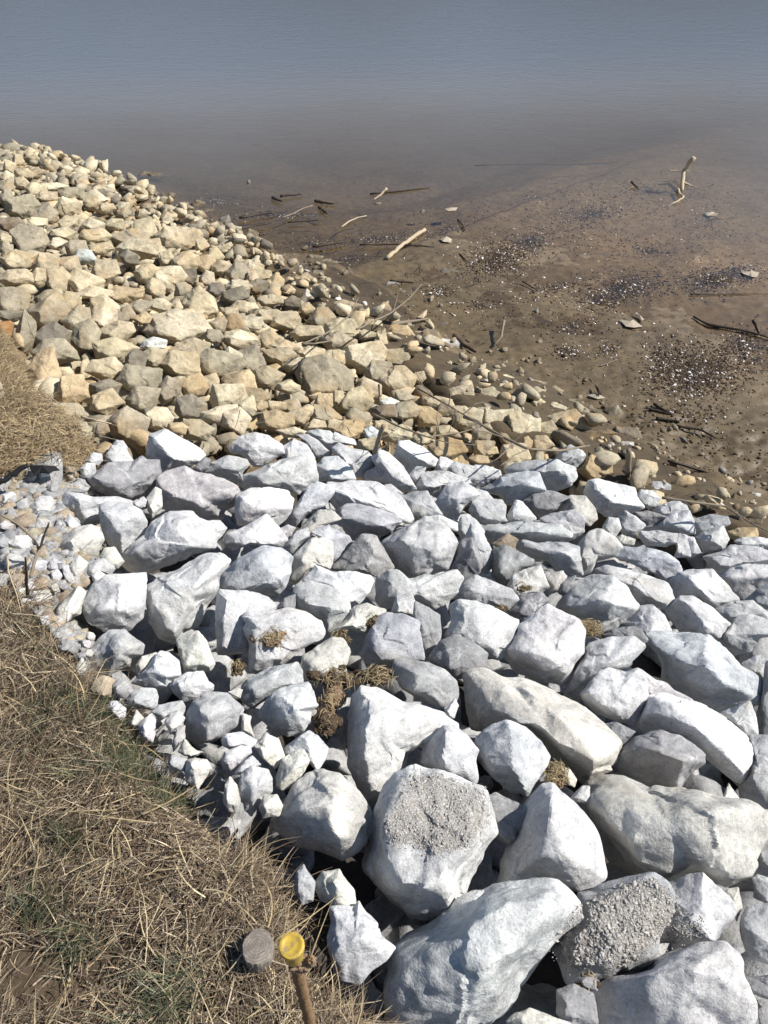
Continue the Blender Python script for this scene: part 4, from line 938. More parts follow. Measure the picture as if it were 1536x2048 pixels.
# smaller stones between the traced ones: each its own object until 300 of the kind
R_TANVIS = [(0,300),(100,310),(190,345),(330,365),(420,420),(450,490),(560,520),(650,530),(720,590),(760,680),(900,720),(1060,760),(1150,810),(1260,870),(1330,930),(1500,1000),(1536,1040),(1536,1080),(1330,1000),(1150,925),(1000,925),(860,890),(620,860),(440,870),(220,885),(160,830),(80,780),(40,640),(0,600)]
rng = np.random.default_rng(7); TP = np.array(tanpts); n_auto = 0; tries = 0; mid = []
while len(mid) < 300-len(tanpts) and tries < 60000:
    tries += 1; x = rng.uniform(0, 1536); y = rng.uniform(300, 1060)
    if not inpoly(R_TANVIS, [x], [y])[0] or (inpoly(R_WET, [x], [y])[0] and rng.random() < .7): continue
    w = rng.uniform(12, 26)*(0.6+0.6*(y-300)/500); 
    if np.any((abs(TP[:, 0]-x) < (TP[:, 2]*0.38+w*.35)) & (abs(TP[:, 1]-y) < (TP[:, 3]*.38+w*.3))): continue
    if any(abs(q[0]-x) < (q[2]+w)*.45 and abs(q[1]-y) < (q[3]+w)*.33 for q in mid): continue
    mid.append((x, y, w, w*rng.uniform(.5, .9)))
for x, y, w, h in mid:
    seed += 1; tone = str(np.random.default_rng(seed).choice(list('SSSCCGGDOS')))
    o = stone('stone', rpoly(x, y, w, h, np.random.default_rng(seed)), [], tone, None, 'stone', 'tan and buff stones of the older bank', -0.02, seed, M_TAN, level=3)
    sz, d, wv = desc(x, y, w, h, tone); auto.append((o, x, d, wv))
finish_labels(auto)
print('tan', len(tanpts), len(mid), 'time', time.time()-T0)
# ------------------------------------------------------------------ beds of rubble under and between the traced stones
protos = []
for k in range(14):
    rg = np.random.default_rng(900+k)
    for lv in (1, 2, 3):
        rg = np.random.default_rng(900+k); nn = np.concatenate([rg.normal(size=(9, 3)), -np.ones((1, 3))]) if lv > 1 else np.concatenate([rg.normal(size=(5, 3)), -np.ones((5, 3))+rg.normal(size=(5, 3))]); nn /= np.linalg.norm(nn, axis=1)[:, None]; hh = rg.uniform(.5, 1.0, 10); S, F = ico(lv); q = np.maximum(S @ nn.T, .0)/hh
        q = np.concatenate([q, np.full((len(S), 1), .62)], 1); r = 1/((q**48).sum(1))**(1/48); protos.append((lv, S*r[:, None]*(1+.08*vnoise(S*2+k, 5))[:, None], F))
def rubble(name, pts, sizes, tones, material, label, level=2, flat=.75, seed=1, kind='stuff', cat='rubble', smooth=False):
    rg = np.random.default_rng(seed); VS = []; FS = []; TS = []; n = 0; pr = [p for p in protos if p[0] == level]
    for p, s in zip(pts, sizes):
        _, V, F = pr[rg.integers(len(pr))]; Q, _r = np.linalg.qr(rg.normal(size=(3, 3))); W = (V*np.array([1, rg.uniform(.6, 1), rg.uniform(.45, .9)])*s) @ Q.T; W[:, 2] *= flat
        VS.append(W + p); FS.append(F + n); n += len(V); TS.append(np.tile(np.array(TONES[tones[rg.integers(len(tones))]])*rg.uniform(.85, 1.1), (len(V), 1)))
    o = mesh_obj(name, np.concatenate(VS), np.concatenate(FS), material, tint=np.concatenate(TS), smooth=smooth); tag(o, label, cat, None, kind); return o
def scatter(n, u0, u1, v0, v1, seed, test):
    rg = np.random.default_rng(seed); u = rg.uniform(u0, u1, n); v = rg.uniform(v0, v1, n); x = u*NU[0]+v*NV[0]; y = u*NU[1]+v*NV[1]; z = surf(x, y)
    PX_, PY_, D_ = project(np.stack([x, y, z], 1)); k = test(PX_, PY_, D_ > .25, u, v); return np.stack([x, y, ground_z(x, y)], 1)[k], np.stack([PX_, PY_], 1)[k]
inframe = lambda X, Y, d: d & (X > -30) & (X < 1566) & (Y > -30) & (Y < 2078)
p, q = scatter(4200, .15, 4.0, -8, 3.2, 21, lambda X, Y, d, u, v: np.where(inframe(X, Y, d), inpoly(R_GREY, X, Y) & ~inpoly(R_GRAVEL, X, Y), (v > -1.2) & (u < 3.4) & (u > .3)))
rg = np.random.default_rng(5); s = rg.uniform(.06, .13, len(p)); p[:, 2] += rg.uniform(-.02, .06, len(p)); inf = inframe(q[:, 0], q[:, 1], np.ones(len(q), bool))
s = np.where(inf, s, s*1.9); p[:, 2] += np.where(inf, 0, .12)
rubble('rubble', p, s, 'gggdds', M_GREYF, 'grey rubble filling the dark gaps under the pale boulders', 3)
p, q = scatter(17000, .3, 4.05, -26, 2.2, 22, lambda X, Y, d, u, v: (np.random.default_rng(8).random(len(u)) > (u-3.2)*.9) & np.where(inframe(X, Y, d), ~inpoly(R_GREY, X, Y) & ~inpoly(R_GRASS2, X, Y) & ~inpoly(R_GRASS, X, Y) & ~inpoly(R_MUD, X, Y) & (~inpoly(R_WET, X, Y) | (np.random.default_rng(4).random(len(u)) < .22)), (v < -1.5) & (u < 4.0)))
s = rg.uniform(.035, .085, len(p))*np.where(project(p)[2] > 8, 1.3, 1.0); p[:, 2] += rg.uniform(.0, .09, len(p))
rubble('rubble', p, s, 'SSGCGGDO', M_TANF, 'small tan rubble between the stones of the older bank', 2, smooth=False)
# stones along the muddy edge
p, q = scatter(2400, 3.35, 5.0, -8.5, 1.2, 23, lambda X, Y, d, u, v: d & (X < 1560) & (np.random.default_rng(3).random(len(u)) < np.exp(-((u-3.8)/.36)**2)))
s = rg.uniform(.008, .045, len(p))*rg.choice([.5, .8, 1.0], len(p))
rubble('rubble', p, s, 'SSGGSMV', M_TANF, 'small muddy stones and shells along the edge of the water', 2)
# loose gravel beside the grey pile
gv = [(x, y) for x, y in zip(rg.uniform(0, 260, 3000), rg.uniform(930, 1400, 3000)) if inpoly(R_GRAVEL, [x], [y])[0]]
gpts = []; ind = []
hand = [(o_[0], o_[1], o_[2]) for o_ in placed if o_[6] in ('stone', 'boulder')]
for x, y in gv:
    w = rg.uniform(22, 66)*(.75 if y > 1200 else 1)
    if any(math.hypot(x-a, y-b) < (w*.5+c*.8) for a, b, c in hand if a < 330) or any(math.hypot(x-a, y-b) < (w+c)*.40 for a, b, c in ind): continue
    ind.append((x, y, w))
for x, y, w in ind[:110]:
    seed += 1; o = stone('pebble', rpoly(x, y, w, w*np.random.default_rng(seed).uniform(.6, .95), np.random.default_rng(seed)), [], str(np.random.default_rng(seed).choice(list('gsscsptd'))), 'small pale angular pebble in the loose gravel at the left of the grey pile', 'pebble', 'loose gravel pebbles at the left of the grey pile', .012, seed, M_GREY, level=3)
gp = []
for x, y in gv[:1700]: h_ = hit(x, y, -.01); gp.append(h_)
gp = np.array(gp); gp[:, 2] = ground_z(gp[:, 0], gp[:, 1]) + .004
rubble('gravel', gp, rg.uniform(.009, .032, len(gp)), 'sdtsGd', M_GREYF, 'fine pale gravel between the pebbles', 2, cat='gravel')
print('rubble done', time.time()-T0)
# ------------------------------------------------------------------ mud flat: shell grit, dark gravel patches
def flecks(name, px_pts, size, tones, label, material, seed, flat=.35):
    rg = np.random.default_rng(seed); P_ = np.array([hit(x, y) for x, y in px_pts]); P_[:, 2] = ground_z(P_[:, 0], P_[:, 1]) + size*.05
    VS = []; FS = []; TS = []; S, F = ico(1); n = 0
    for p_ in P_:
        sz = size*rg.uniform(.45, 1.25)*rg.choice([1, 1, 1, 1.5]); Q = rg.normal(size=(3, 3))*.25 + np.eye(3); W = (S*np.array([1, rg.uniform(.4, .9), flat])*sz*rg.uniform(.75, 1.1, (len(S), 1))) @ Q.T; a = rg.uniform(0, 6.28); c_, s_ = math.cos(a), math.sin(a)
        W = np.stack([W[:, 0]*c_-W[:, 1]*s_, W[:, 0]*s_+W[:, 1]*c_, W[:, 2]], 1); VS.append(W+p_); FS.append(F+n); n += len(S); TS.append(np.tile(np.array(tones[rg.integers(len(tones))])*rg.uniform(.8, 1.1), (len(S), 1)))
    return tag(mesh_obj(name, np.concatenate(VS), np.concatenate(FS), material, tint=np.concatenate(TS), smooth=False), label, name.replace('_', ' '), None, 'stuff')
PATCH = [(1400,745,120,60,-.1,520),(1330,720,60,50,0,160),(1490,690,60,40,0,130),(1000,520,85,40,-.2,330),(1060,480,60,25,-.2,120),(1110,575,80,20,-.2,90),(1255,575,100,32,-.15,260),(1200,600,60,25,0,120),(1430,560,90,30,-.15,210),(1480,545,60,20,0,80),
         (1135,705,35,18,0,60),(1215,700,40,18,-.2,40),(760,455,90,14,-.1,110),(700,500,60,12,0,50),(880,585,40,16,0,70),(560,400,120,22,-.2,120),(430,380,60,30,0,90),(620,470,120,20,0,80),(900,430,150,50,-.2,120),(1180,430,260,70,-.2,220),(1420,440,120,60,0,90),(1300,380,200,40,0,90),(1080,380,160,40,0,80),(1300,500,230,70,0,160),(1380,830,150,40,0,60),(960,610,200,50,0,80),(1150,650,180,50,0,90)]
rg = np.random.default_rng(11); wp = []; dp = []
for cx, cy, rx, ry, sl, n in PATCH:
    for k in range(n):
        a, r = rg.uniform(0, 6.28), abs(rg.normal())*.62; x = cx+math.cos(a)*r*rx; y = cy+math.sin(a)*r*ry + sl*(x-cx)
        if 0 < x < 1600 and y < 900: wp.append((x, y))
    for k in range(int(n*(9 if n > 200 else 5))):
        a, r = rg.uniform(0, 6.28), abs(rg.normal())*.55; x = cx+math.cos(a)*r*rx*1.02; y = cy+math.sin(a)*r*ry*1.02 + sl*(x-cx)
        if 0 < x < 1600 and y < 900: dp.append((x, y))
flecks('shell_fragments', [q for k, q in enumerate(wp) if k % 3 != 0], .0105, [(.72,.70,.66), (.6,.55,.48), (.74,.72,.7), (.42,.36,.3)], 'white shell fragments scattered over the wet mud', M_SHELL, 3, .4)
flecks('dark_grit', dp, .0085, [(.075,.052,.038), (.05,.037,.028), (.11,.08,.055), (.085,.06,.045)], 'dark brown grit in patches on the mud flat', M_CHIP, 4, .5)
# churned mud pieces near the shore at the right
cl = [(rg.normal(1390, 130), rg.normal(935, 55)) for k in range(420)] + [(rg.normal(1180, 150), rg.normal(850, 60)) for k in range(160)]
cl = [(x, y) for x, y in cl if inpoly(R_MUD, [x], [y])[0] and x < 1600]
flecks('mud_clods', cl, .012, [(.10,.07,.04), (.12,.085,.05), (.07,.05,.03), (.16,.12,.075)], 'wet brown mud clods churned up at the shore', M_CHIP, 6, .55)

# wooded far shore, beyond the top of the frame: seen only as the darker band it leaves on the water
xs = np.linspace(-150, 190, 90); rg = np.random.default_rng(77); hh = 9.5 + 3.5*fbm(np.stack([xs*.09, xs*0, xs*0], 1), 4, 4) + rg.uniform(-.8, .8, 90); hh += 2
Vh = []; Fh = []
for i, (x_, h_) in enumerate(zip(xs, hh)): y_ = 85 - .12*x_; Vh += [(x_, y_, -2), (x_, y_+2, h_*.75), (x_, y_+6, h_), (x_, y_+22, h_*.9), (x_, y_+30, -2)]
for i in range(89):
    for k in range(4): Fh.append((i*5+k, (i+1)*5+k, (i+1)*5+k+1, i*5+k+1))
m_h = plain('bare_woods', (.11, .095, .075), .95, 1.2, .5, .3, .1); o = mesh_obj('hills', Vh, Fh, m_h, smooth=False); tag(o, 'low wooded hills on the far shore', None, None, 'structure')
# ------------------------------------------------------------------ sticks and branches
def on(t, P, z=.01, rock=False):
    out = []
    for q in P:
        x, y = px(t, q[0], q[1]); dz = q[2] if len(q) > 2 else 0
        out.append(hit(x, y, z+dz))
    return np.array(out)
def stick(name, t, P, w, material, label, cat='stick', group=None, z=.006, twigs=(), n=14, taper=.5, seed=1):
    """P: photo points (+ height above the bank); w: thickness in photo pixels"""
    rg = np.random.default_rng(seed)
    def one(P, w):
        Q = resample(on(t, P, z), n); dep = (Q-CAM) @ FWD; r = w*.5/FPX*dep; r = r*np.linspace(1, taper, n)*(1+.12*rg.normal(size=n)); Q = Q + rg.normal(size=Q.shape)*r[:, None]*.14
        return tube(Q, r, 7, .14, rg)
    c = on(t, P[:1], z)[0]; V, F = one(P, w); o = mesh_obj(name, V, F, material, loc=c); tag(o, label, cat, group)
    for P2, w2 in twigs:
        V, F = one(P2, w2); tw = mesh_obj('twig', V, F, material, loc=c); tw.parent = o; tw.location = (0, 0, 0)
    return o
stick('driftwood_branch', 'K', [(905,465),(960,415),(1030,360),(1118,305)], 8, M_WOODP, 'thick pale curved driftwood stick lying on the mud', 'driftwood', z=.02, taper=.95)
stick('driftwood_branch', 'N', [(1150,170,.30),(1120,205,.22),(1095,240,.14),(1088,300,.07),(1085,345,.03)], 9, M_WOODP, 'forked branch sticking up out of the shallow water with its pale end raised', 'driftwood', z=.0, taper=.7,
      twigs=[([(1095,238,.13),(1060,240,.12),(1020,240,.12)], 3), ([(1095,238,.13),(1122,243,.12)], 3), ([(1090,300,.06),(1130,318,.03),(1170,335,.01)], 4), ([(1063,335,.05),(1075,365,.05),(1095,378,.05),(1060,400,.03),(1005,430,.0)], 5)])
D = M_WOODD
SG = 'thin dark sticks scattered on the mud flat'
for i, (t, P, w, mm, lab) in enumerate([
 ('K', [(900,75,.08),(870,110,.03),(830,140,0)], 5, M_WOODP, 'short pale stick slanting over a thin dark one'),
 ('K', [(500,145),(560,155),(610,160)], 6, D, 'short dark stick near the water left of the pale stick'),
 ('K', [(810,105),(950,92),(1060,80),(1140,70)], 4, D, 'long thin dark stick running to the right from the pale slanting one'),
 ('K', [(525,180),(570,215)], 6, D, 'stubby dark stick sloping down to the right'),
 ('K', [(80,240),(180,222),(285,207)], 5, D, 'straight dark stick just above the inlet stones'),
 ('K', [(350,265),(450,258),(540,250)], 3.5, D, 'thin dark straight twig in the middle of the debris line'),
 ('K', [(320,240),(390,212),(440,185),(490,170)], 3.5, M_WOODG, 'bent twig with a pale middle among the debris'),
 ('K', [(650,290),(690,260),(740,238),(790,228)], 3.5, M_WOODP, 'curved pale twig beside a shadowy puddle'),
 ('K', [(490,400),(580,388),(670,372)], 5, D, 'dark stick behind the cream stones at the mud edge'),
 ('K', [(0,320),(130,290),(260,265)], 5, D, 'dark stick reaching from the speckled round stone'),
 ('K', [(750,390),(960,388),(1170,400)], 3, D, 'very long faint twig under the thick pale driftwood'),
 ('K', [(1300,250),(1325,275),(1340,310)], 4, D, 'small hooked dark twig near a pair of white shells'),
 ('K', [(1310,440),(1360,490)], 3, D, 'tiny dark twig on the grit patch'),
 ('K', [(265,125),(290,138),(320,145)], 6, D, 'stub of dark wood at the edge of the open water'),
 ('K', [(310,118),(370,112),(430,105)], 5, D, 'dark drift piece beside the wood stub in the water'),
 ('K', [(190,335),(235,325)], 5, D, 'dark stick behind the small tan cube'),
 ('K', [(920,590),(980,595),(1060,600)], 4, D, 'dark twig behind the white stone on the mud'),
 ('K', [(930,835),(1040,815),(1130,805)], 8, M_WOODG, 'muddy pale stick lying near the brown topped stone'),
 ('K', [(1280,905),(1330,950),(1400,985)], 11, M_WOODD, 'chunky dark piece of wood behind the pale rounded stone'),
 ('N', [(0,215),(125,208),(250,205),(500,210),(750,195)], 3, D, 'long thin dark line of drift across the shallow water'),
 ('N', [(820,298,.05),(840,318,.03),(862,340)], 5, D, 'short thick twig standing slightly out of the water'),
 ('N', [(735,375),(780,350),(830,322,.03)], 3, M_WOODG, 'thin grey twig touching the short thick one'),
 ('N', [(895,348),(960,352),(1000,345)], 5, D, 'dark twig in the water left of the forked branch'),
 ('N', [(1145,1005),(1220,1045),(1400,1075),(1560,1118)], 6, D, 'long thick dark branch running out at the right edge'),
 ('N', [(250,820),(330,868)], 3, D, 'thin dark twig above a small white pebble'),
 ('N', [(1130,888),(1330,886),(1560,885)], 2.5, D, 'faint straight twig near the right edge'),
 ('N', [(1460,1020,.08),(1475,1060,.03),(1490,1090)], 8, D, 'dark upright snag on the thick dark branch'),
 ('M', [(150,-20,.06),(140,60,.05),(95,112,.0)], 6, M_WOODG, 'grey stick leaning up from a dark stone on the mud'),
 ('M', [(940,415),(990,445),(1050,475)], 7, D, 'upper dark piece of a V shaped pair of bark strips'),
 ('M', [(912,442),(980,455),(1040,472)], 6, D, 'lower dark piece of a V shaped pair of bark strips'),
 ('M', [(948,488),(1010,495),(1072,508)], 8, D, 'flat dark plank end in the mud under the bark strips'),
 ('M', [(1060,530),(1180,548),(1260,590)], 6, D, 'dark curving root along the edge of a puddle'),
 ('M', [(1010,710),(1150,750),(1300,800)], 6, M_WOODD, 'half buried muddy stick in the churned mud'),
 ('M', [(650,215),(700,200),(745,180)], 2.5, M_WOODG, 'tiny pale twig between two grit patches'),
 ]):
    stick('stick', t, P, w, mm, lab, 'stick', SG, z=.014, n=9, taper=.6, seed=i+3)
stick('wooden_peg', 'M', [(800,835,-.12),(803,750,.06),(806,655,.20)], 13, M_WOODG, 'grey wooden peg standing in the mud behind the yellow cream boulder', 'peg', z=0, taper=.85)
stick('wooden_stub', 'L', [(838,710,.10),(860,630,.22),(885,560,.30)], 10, M_WOODG, 'short grey wooden stub leaning out of the pile beside a blue grey stone', 'stub', z=0.0, taper=.9)
W_ = M_WOODG
stick('branch', 'M', [(-60,480,.12),(0,500,.13),(150,590,.14),(280,650,.14),(440,660,.12),(600,632,.05)], 7, W_, 'long grey branch lying over the cream boulders to the mud', 'branch', 'dry branches on the tan bank', z=.05, n=26,
      twigs=[([(150,590,.14),(60,560,.16),(-60,545,.16)], 2.5), ([(200,620,.14),(120,700,.15),(50,735,.12)], 3), ([(280,650,.14),(210,680,.16),(130,740,.12)], 3), ([(200,615,.14),(260,560,.2),(300,520,.22)], 2)])
stick('branch', 'L', [(820,495,.10),(980,570,.12),(1130,625,.12),(1320,600,.12),(1430,565,.12)], 4.5, W_, 'thin curved branch below the white triangular stone', 'branch', 'dry branches on the tan bank', z=.05, n=24,
      twigs=[([(980,570,.12),(900,620,.14),(830,640,.12)], 2), ([(1130,625,.12),(1230,655,.16),(1400,670,.12)], 2.2), ([(1060,600,.12),(1000,560,.2),(975,470,.2)], 2), ([(1200,610,.12),(1180,520,.25),(1210,420,.25)], 2), ([(1250,600,.12),(1280,520,.2),(1230,440,.22)], 1.8)])
stick('branch', 'L', [(1080,355,.13),(1160,400,.14),(1250,450,.15),(1400,540,.15),(1550,620,.14)], 4.5, W_, 'upper dry branch running down to the right over tan stones', 'branch', 'dry branches on the tan bank', z=.05, n=24,
      twigs=[([(1160,400,.14),(1100,330,.2),(1060,250,.2)], 2), ([(1250,450,.15),(1260,380,.22),(1310,350,.2),(1360,420,.15)], 2), ([(1330,500,.15),(1400,440,.22),(1450,430,.2)], 2), ([(1300,480,.15),(1230,470,.18),(1100,430,.18)], 2), ([(1400,540,.15),(1420,620,.14),(1390,680,.1)], 2)])
stick('branch', 'L', [(860,335,.16),(862,390,.14),(858,430,.12)], 4, D, 'short dark upright twig in front of the tan boulder', 'twig', 'dry branches on the tan bank', z=.05)
stick('branch', 'K', [(430,942,.10),(560,890,.14),(640,830,.16),(700,780,.16),(745,685,.2)], 3.6, W_, 'thin bent twig rising over a pale boulder', 'twig', 'dry branches on the tan bank', z=.05, n=20)
stick('branch', 'K', [(735,862,.10),(820,820,.12),(920,775,.12),(1030,690,.14),(1100,608,.16)], 4, W_, 'thin branch arching out over the mud', 'branch', 'dry branches on the tan bank', z=.05, n=20, twigs=[([(940,760,.12),(955,710,.14),(965,660,.14)], 2), ([(1035,685,.14),(1045,640,.1)], 1.8)])
stick('branch', 'K', [(430,945,.10),(510,940,.12),(600,925,.1)], 4, W_, 'short straight twig in front of the pale boulder', 'twig', 'dry branches on the tan bank', z=.05)
stick('branch', 'C', [(985,380,.10),(1150,405,.12),(1310,425,.12),(1440,510,.12),(1560,570,.12)], 6, W_, 'long thin branch lying along the right edge of the grey pile', 'branch', 'dry branches on the tan bank', z=.05, n=24, twigs=[([(1310,425,.12),(1380,470,.16),(1430,530,.12)], 3), ([(1440,510,.12),(1500,520,.2),(1510,480,.2)], 2.5)])
stick('stick', 'J', [(490,700,.02),(580,722,.03),(668,742,.02)], 5, M_WOODP, 'straight pale stick poking from under the tan cube', 'stick', z=.09)
stick('stick', 'J', [(308,588,.05),(340,610,.05),(377,637,.04)], 2.5, M_WOODP, 'thin pale straw stick on the ochre boulder by the grass', 'stick', z=.05)
stick('stick', 'J', [(590,815,.02),(640,825,.02),(705,840,.02)], 3, M_WOODG, 'thin stick at the foot of the mossy dark boulder', 'stick', z=.06)
stick('stick', 'J', [(1440,660,.1),(1425,730,.1),(1400,790,.06)], 2.2, M_WOODG, 'thin dark twig standing before the cream stones over the dark hollow', 'twig', z=.05)
stick('dry_weed', 'A', [(235,745,.02),(195,860,.0),(185,915,-.02)], 7, M_WOODG, 'forked dry weed stems at the left edge of the gravel', 'weed', z=.05, n=16, taper=.9,
      twigs=[([(235,745,.02),(205,685,.08),(110,595,.13),(0,535,.16)], 5), ([(235,745,.02),(262,670,.10),(295,585,.18)], 5)])
stick('dry_weed', 'A', [(168,1040,-.02),(160,930,.06),(153,795,.16)], 7, M_WOODD, 'single dark upright weed stem at the gravel edge', 'weed', z=.02, n=12)
stick('dry_reed', 'A', [(45,790,.12),(50,880,.10),(95,1000,.06),(125,1115,.02)], 3.5, M_WOODP, 'pale bent grass stem hanging at the left edge', 'reed', z=.03, n=16)
stick('dry_reed', 'D', [(60,232,.04),(200,240,.04),(345,278,.03)], 3, M_WOODP, 'long pale stem lying out over the gravel edge', 'reed', z=.03, n=12)
stick('black_strap', 'A', [(-20,350,.05),(40,320,.07),(110,270,.10),(170,240,.12)], 12, M_CLOTH, 'black curved hose like strap at the left edge of the gravel', 'strap', z=.03, n=14, taper=.8)
def sheet(name, t, pts, z, material, label, cat, th=.004, cup=.0, seed=0):
    P = np.array([hit(*px(t, x, y), z) for x, y in pts]); c = P.mean(0); rg = np.random.default_rng(seed); P[:, 2] = c[2]*.3+P[:, 2]*.7 + rg.uniform(-.5, .5, len(P))*cup; n = len(P)
    V = [c+[0, 0, cup]] + list(P); V2 = [np.array(v)-[0, 0, th] for v in V]; F = []
    for i in range(n): j = (i+1) % n; F += [(0, i+1, j+1), (n+1, j+n+2, i+n+2), (i+1, i+n+2, j+n+2, j+1)]
    return tag(mesh_obj(name, V+V2, F, material, smooth=False, loc=c), label, cat)
sheet('fabric_scrap', 'A', [(170,240),(250,236),(330,240),(355,262),(320,285),(300,300),(240,282),(205,300),(185,270)], .05, M_CLOTH, 'scrap of black fabric on the gravel below the dry grass', 'fabric', .004, .02)
sheet('dead_leaf', 'N', [(1393,770),(1420,765),(1435,775),(1450,752),(1460,770),(1488,778),(1478,798),(1450,798),(1435,790),(1405,785)], .015, M_LEAF, 'star shaped pale dead leaf on the mud at the right', 'leaf', .002, .02)
sheet('dead_leaf', 'N', [(755,1020),(800,1030),(830,1015),(880,1050),(830,1065),(790,1060)], .012, M_LEAF, 'broad grey dead leaf half sunk in the mud', 'leaf', .003, .02)
sheet('dead_leaf', 'N', [(838,988),(848,980),(888,1015),(875,1022)], .02, M_LEAF, 'narrow pale chip beside the broad dead leaf', 'chip', .003, .01)
sheet('dead_leaf', 'M', [(590,370),(625,355),(660,362),(685,378),(640,390)], .01, M_LEAF, 'curled leaf on the mud with a dark shard above it', 'leaf', .003, .015)
sheet('bark_shard', 'M', [(628,312),(645,325),(665,362),(648,358)], .04, M_WOODD, 'dark shard of bark above a curled leaf', 'bark', .006, .01)
sheet('dead_leaf', 'K', [(1228,190),(1260,180),(1300,178),(1290,195),(1245,202)], .012, M_LEAF, 'flat pale leaf near the long dark drift line', 'leaf', .002, .01)
sheet('dead_leaf', 'K', [(1200,358),(1235,340),(1268,350),(1262,372),(1215,375)], .02, M_LEAF, 'curled whitish leaf above the cream flat stone on the mud', 'leaf', .003, .03)
sheet('dead_leaf', 'N', [(1200,462),(1240,452),(1275,458),(1268,472),(1215,478)], .02, M_LEAF, 'curled leaf below the forked branch', 'leaf', .003, .02)
sheet('wood_chip', 'K', [(1075,795),(1110,760),(1130,748),(1125,775),(1105,800)], .02, M_WOODP, 'pointed pale wood chip on the mud', 'wood chip', .008, .01)
for i, (t, x, y, w, h, lab) in enumerate([('N', 360, 635, 48, 34, 'single round white pebble on the mud beside a grit patch'), ('N', 325, 975, 20, 38, 'tiny upright white pebble on the mud'), ('K', 1105, 208, 28, 32, 'tiny white shell in the shallow water'), ('N', 1268, 498, 50, 24, 'dark flat pebble below the curled leaf'), ('N', 565, 930, 90, 26, 'low muddy stone in the middle of the mud flat'), ('K', 445, 408, 38, 30, 'small grey white pebble at the end of a dark stick'), ('K', 133, 40, 22, 22, 'tiny white speck of shell in open water'), ('K', 855, 160, 45, 14, 'flat white shell piece below the short pale stick')]):
    seed += 1; s_ = TILE[t][2]; x, y = px(t, x, y); stone('pebble', rpoly(x, y, w/s_, h/s_, np.random.default_rng(seed)), [], 'D' if 'dark' in lab or 'muddy' in lab else 'V', lab, 'pebble', None, 0, seed, M_TAN, level=3, lift=.4)
# ------------------------------------------------------------------ lumps of soil, dirt heaps on the boulders
BV = {}
def cast(x, y):
    best = None; d = ray(x, y)
    for k, (cx, cy, r, V, F, o, cat) in enumerate(placed):
        if abs(cx-x) > r*1.5+5 or abs(cy-y) > r*1.5+5: continue
        if k not in BV: BV[k] = BVHTree.FromPolygons([Vector(v) for v in V], [tuple(int(i) for i in f) for f in F])
        h = BV[k].ray_cast(Vector(CAM), Vector(d).normalized())
        if h[0] is not None and (best is None or h[3] < best[1]): best = (np.array(h[0]), h[3], np.array(h[1]), k)
    if best is None: p_ = hit(x, y); return p_, np.array([0, 0, 1.0])
    return best[0], best[2]
def lump(name, t, x, y, w, h, material, label, cat, straws=0, seed=1, lump_h=.6, straw_mat=None, grit=True):
    rg = np.random.default_rng(seed); s_ = TILE[t][2]; X, Y = px(t, x, y); c, n = cast(X, Y); c = c - [0, 0, .012]; dep = (c-CAM) @ FWD; rw = w/s_/2/FPX*dep; rh = h/s_/2/FPX*dep
    S, F1 = ico(4); VL = []; FL = []; kk = 0
    for j in range(13):
        q = 0.62 if j == 0 else rg.uniform(.16, .42); off_ = np.zeros(3) if j == 0 else rg.normal(size=3)*np.array([.50, .50, .22]); off_[2] = abs(off_[2])*.6
        d = 1+.38*fbm(S*1.7+seed+j*3.1, 4, seed+j)+.20*fbm(S*6+seed+j, 3, seed+9); VL.append((S*d[:, None]*q*rg.uniform(.7, 1.3, 3) + off_)*np.array([rw, rh*1.1, (rw+rh)*.5*lump_h])); FL.append(F1+kk); kk += len(S)
    V = np.concatenate(VL); F = np.concatenate(FL); o = mesh_obj(name, V + c, F, material, loc=c); tag(o, label, cat)
    if straws:
        VS = []; FS = []; k = 0; TT = []
        for i in range(straws):
            a = rg.normal(size=3); a[2] = abs(a[2])*1.2; a /= np.linalg.norm(a); p0 = a*np.array([rw, rh, (rw+rh)*.5*lump_h])*rg.uniform(.5, 1.15); dr = np.cross(a, rg.normal(size=3)); dr[2] *= .5; dr /= np.linalg.norm(dr); ln = rg.uniform(.25, .8)*rw; P_ = np.array([p0, p0+dr*ln*.5+[0, 0, ln*.08], p0+dr*ln])
            v, f = tube(P_, [.0011, .0009, .0004], 4, 0, rg); VS += v; FS += [tuple(q+k for q in g) for g in f]; k += len(v); TT += [np.array((.44, .35, .2))*rg.uniform(.5, 1.15)]*len(v)
        st = mesh_obj('straw', VS, FS, M_STRAW, tint=np.array(TT)); st.parent = o; st.location = (0, 0, 0); st['kind'] = 'stuff'
    return o
lump('mud_clod', 'E', 255, 325, 175, 150, M_CLOD, 'brown mud clod full of dry straw on the white boulder', 'mud clod', 160, 1, .45)
lump('soil_clod', 'E', 610, 590, 200, 170, M_CLODD, 'dark crumbly soil clod between the buff green stone and the tall slab', 'soil clod', 90, 2, .7)
lump('soil_clod', 'E', 590, 700, 160, 140, M_CLOD, 'brown soil clod with straws in the middle of the dark gap', 'soil clod', 90, 3, .8)
lump('soil_clod', 'E', 570, 820, 130, 150, M_CLODD, 'lowest soil clod of the column in the dark gap', 'soil clod', 70, 4, .8)
lump('soil_clod', 'E', 825, 235, 100, 90, M_CLODD, 'small dark soil clod above the blue grey slab', 'soil clod', 50, 5, .8)
lump('soil_clod', 'E', 645, 330, 100, 80, M_CLODD, 'small soil lump on the tip of the buff green stone', 'soil clod', 40, 6, .7)
lump('soil_clod', 'E', 840, 555, 200, 100, M_CLODD, 'mat of dark roots and soil below the blue grey slab', 'root mat', 120, 7, .5)
lump('soil_clod', 'E', 1010, 205, 70, 60, M_CLOD, 'reddish soil smear on a small pale stone', 'soil clod', 20, 8, .5)
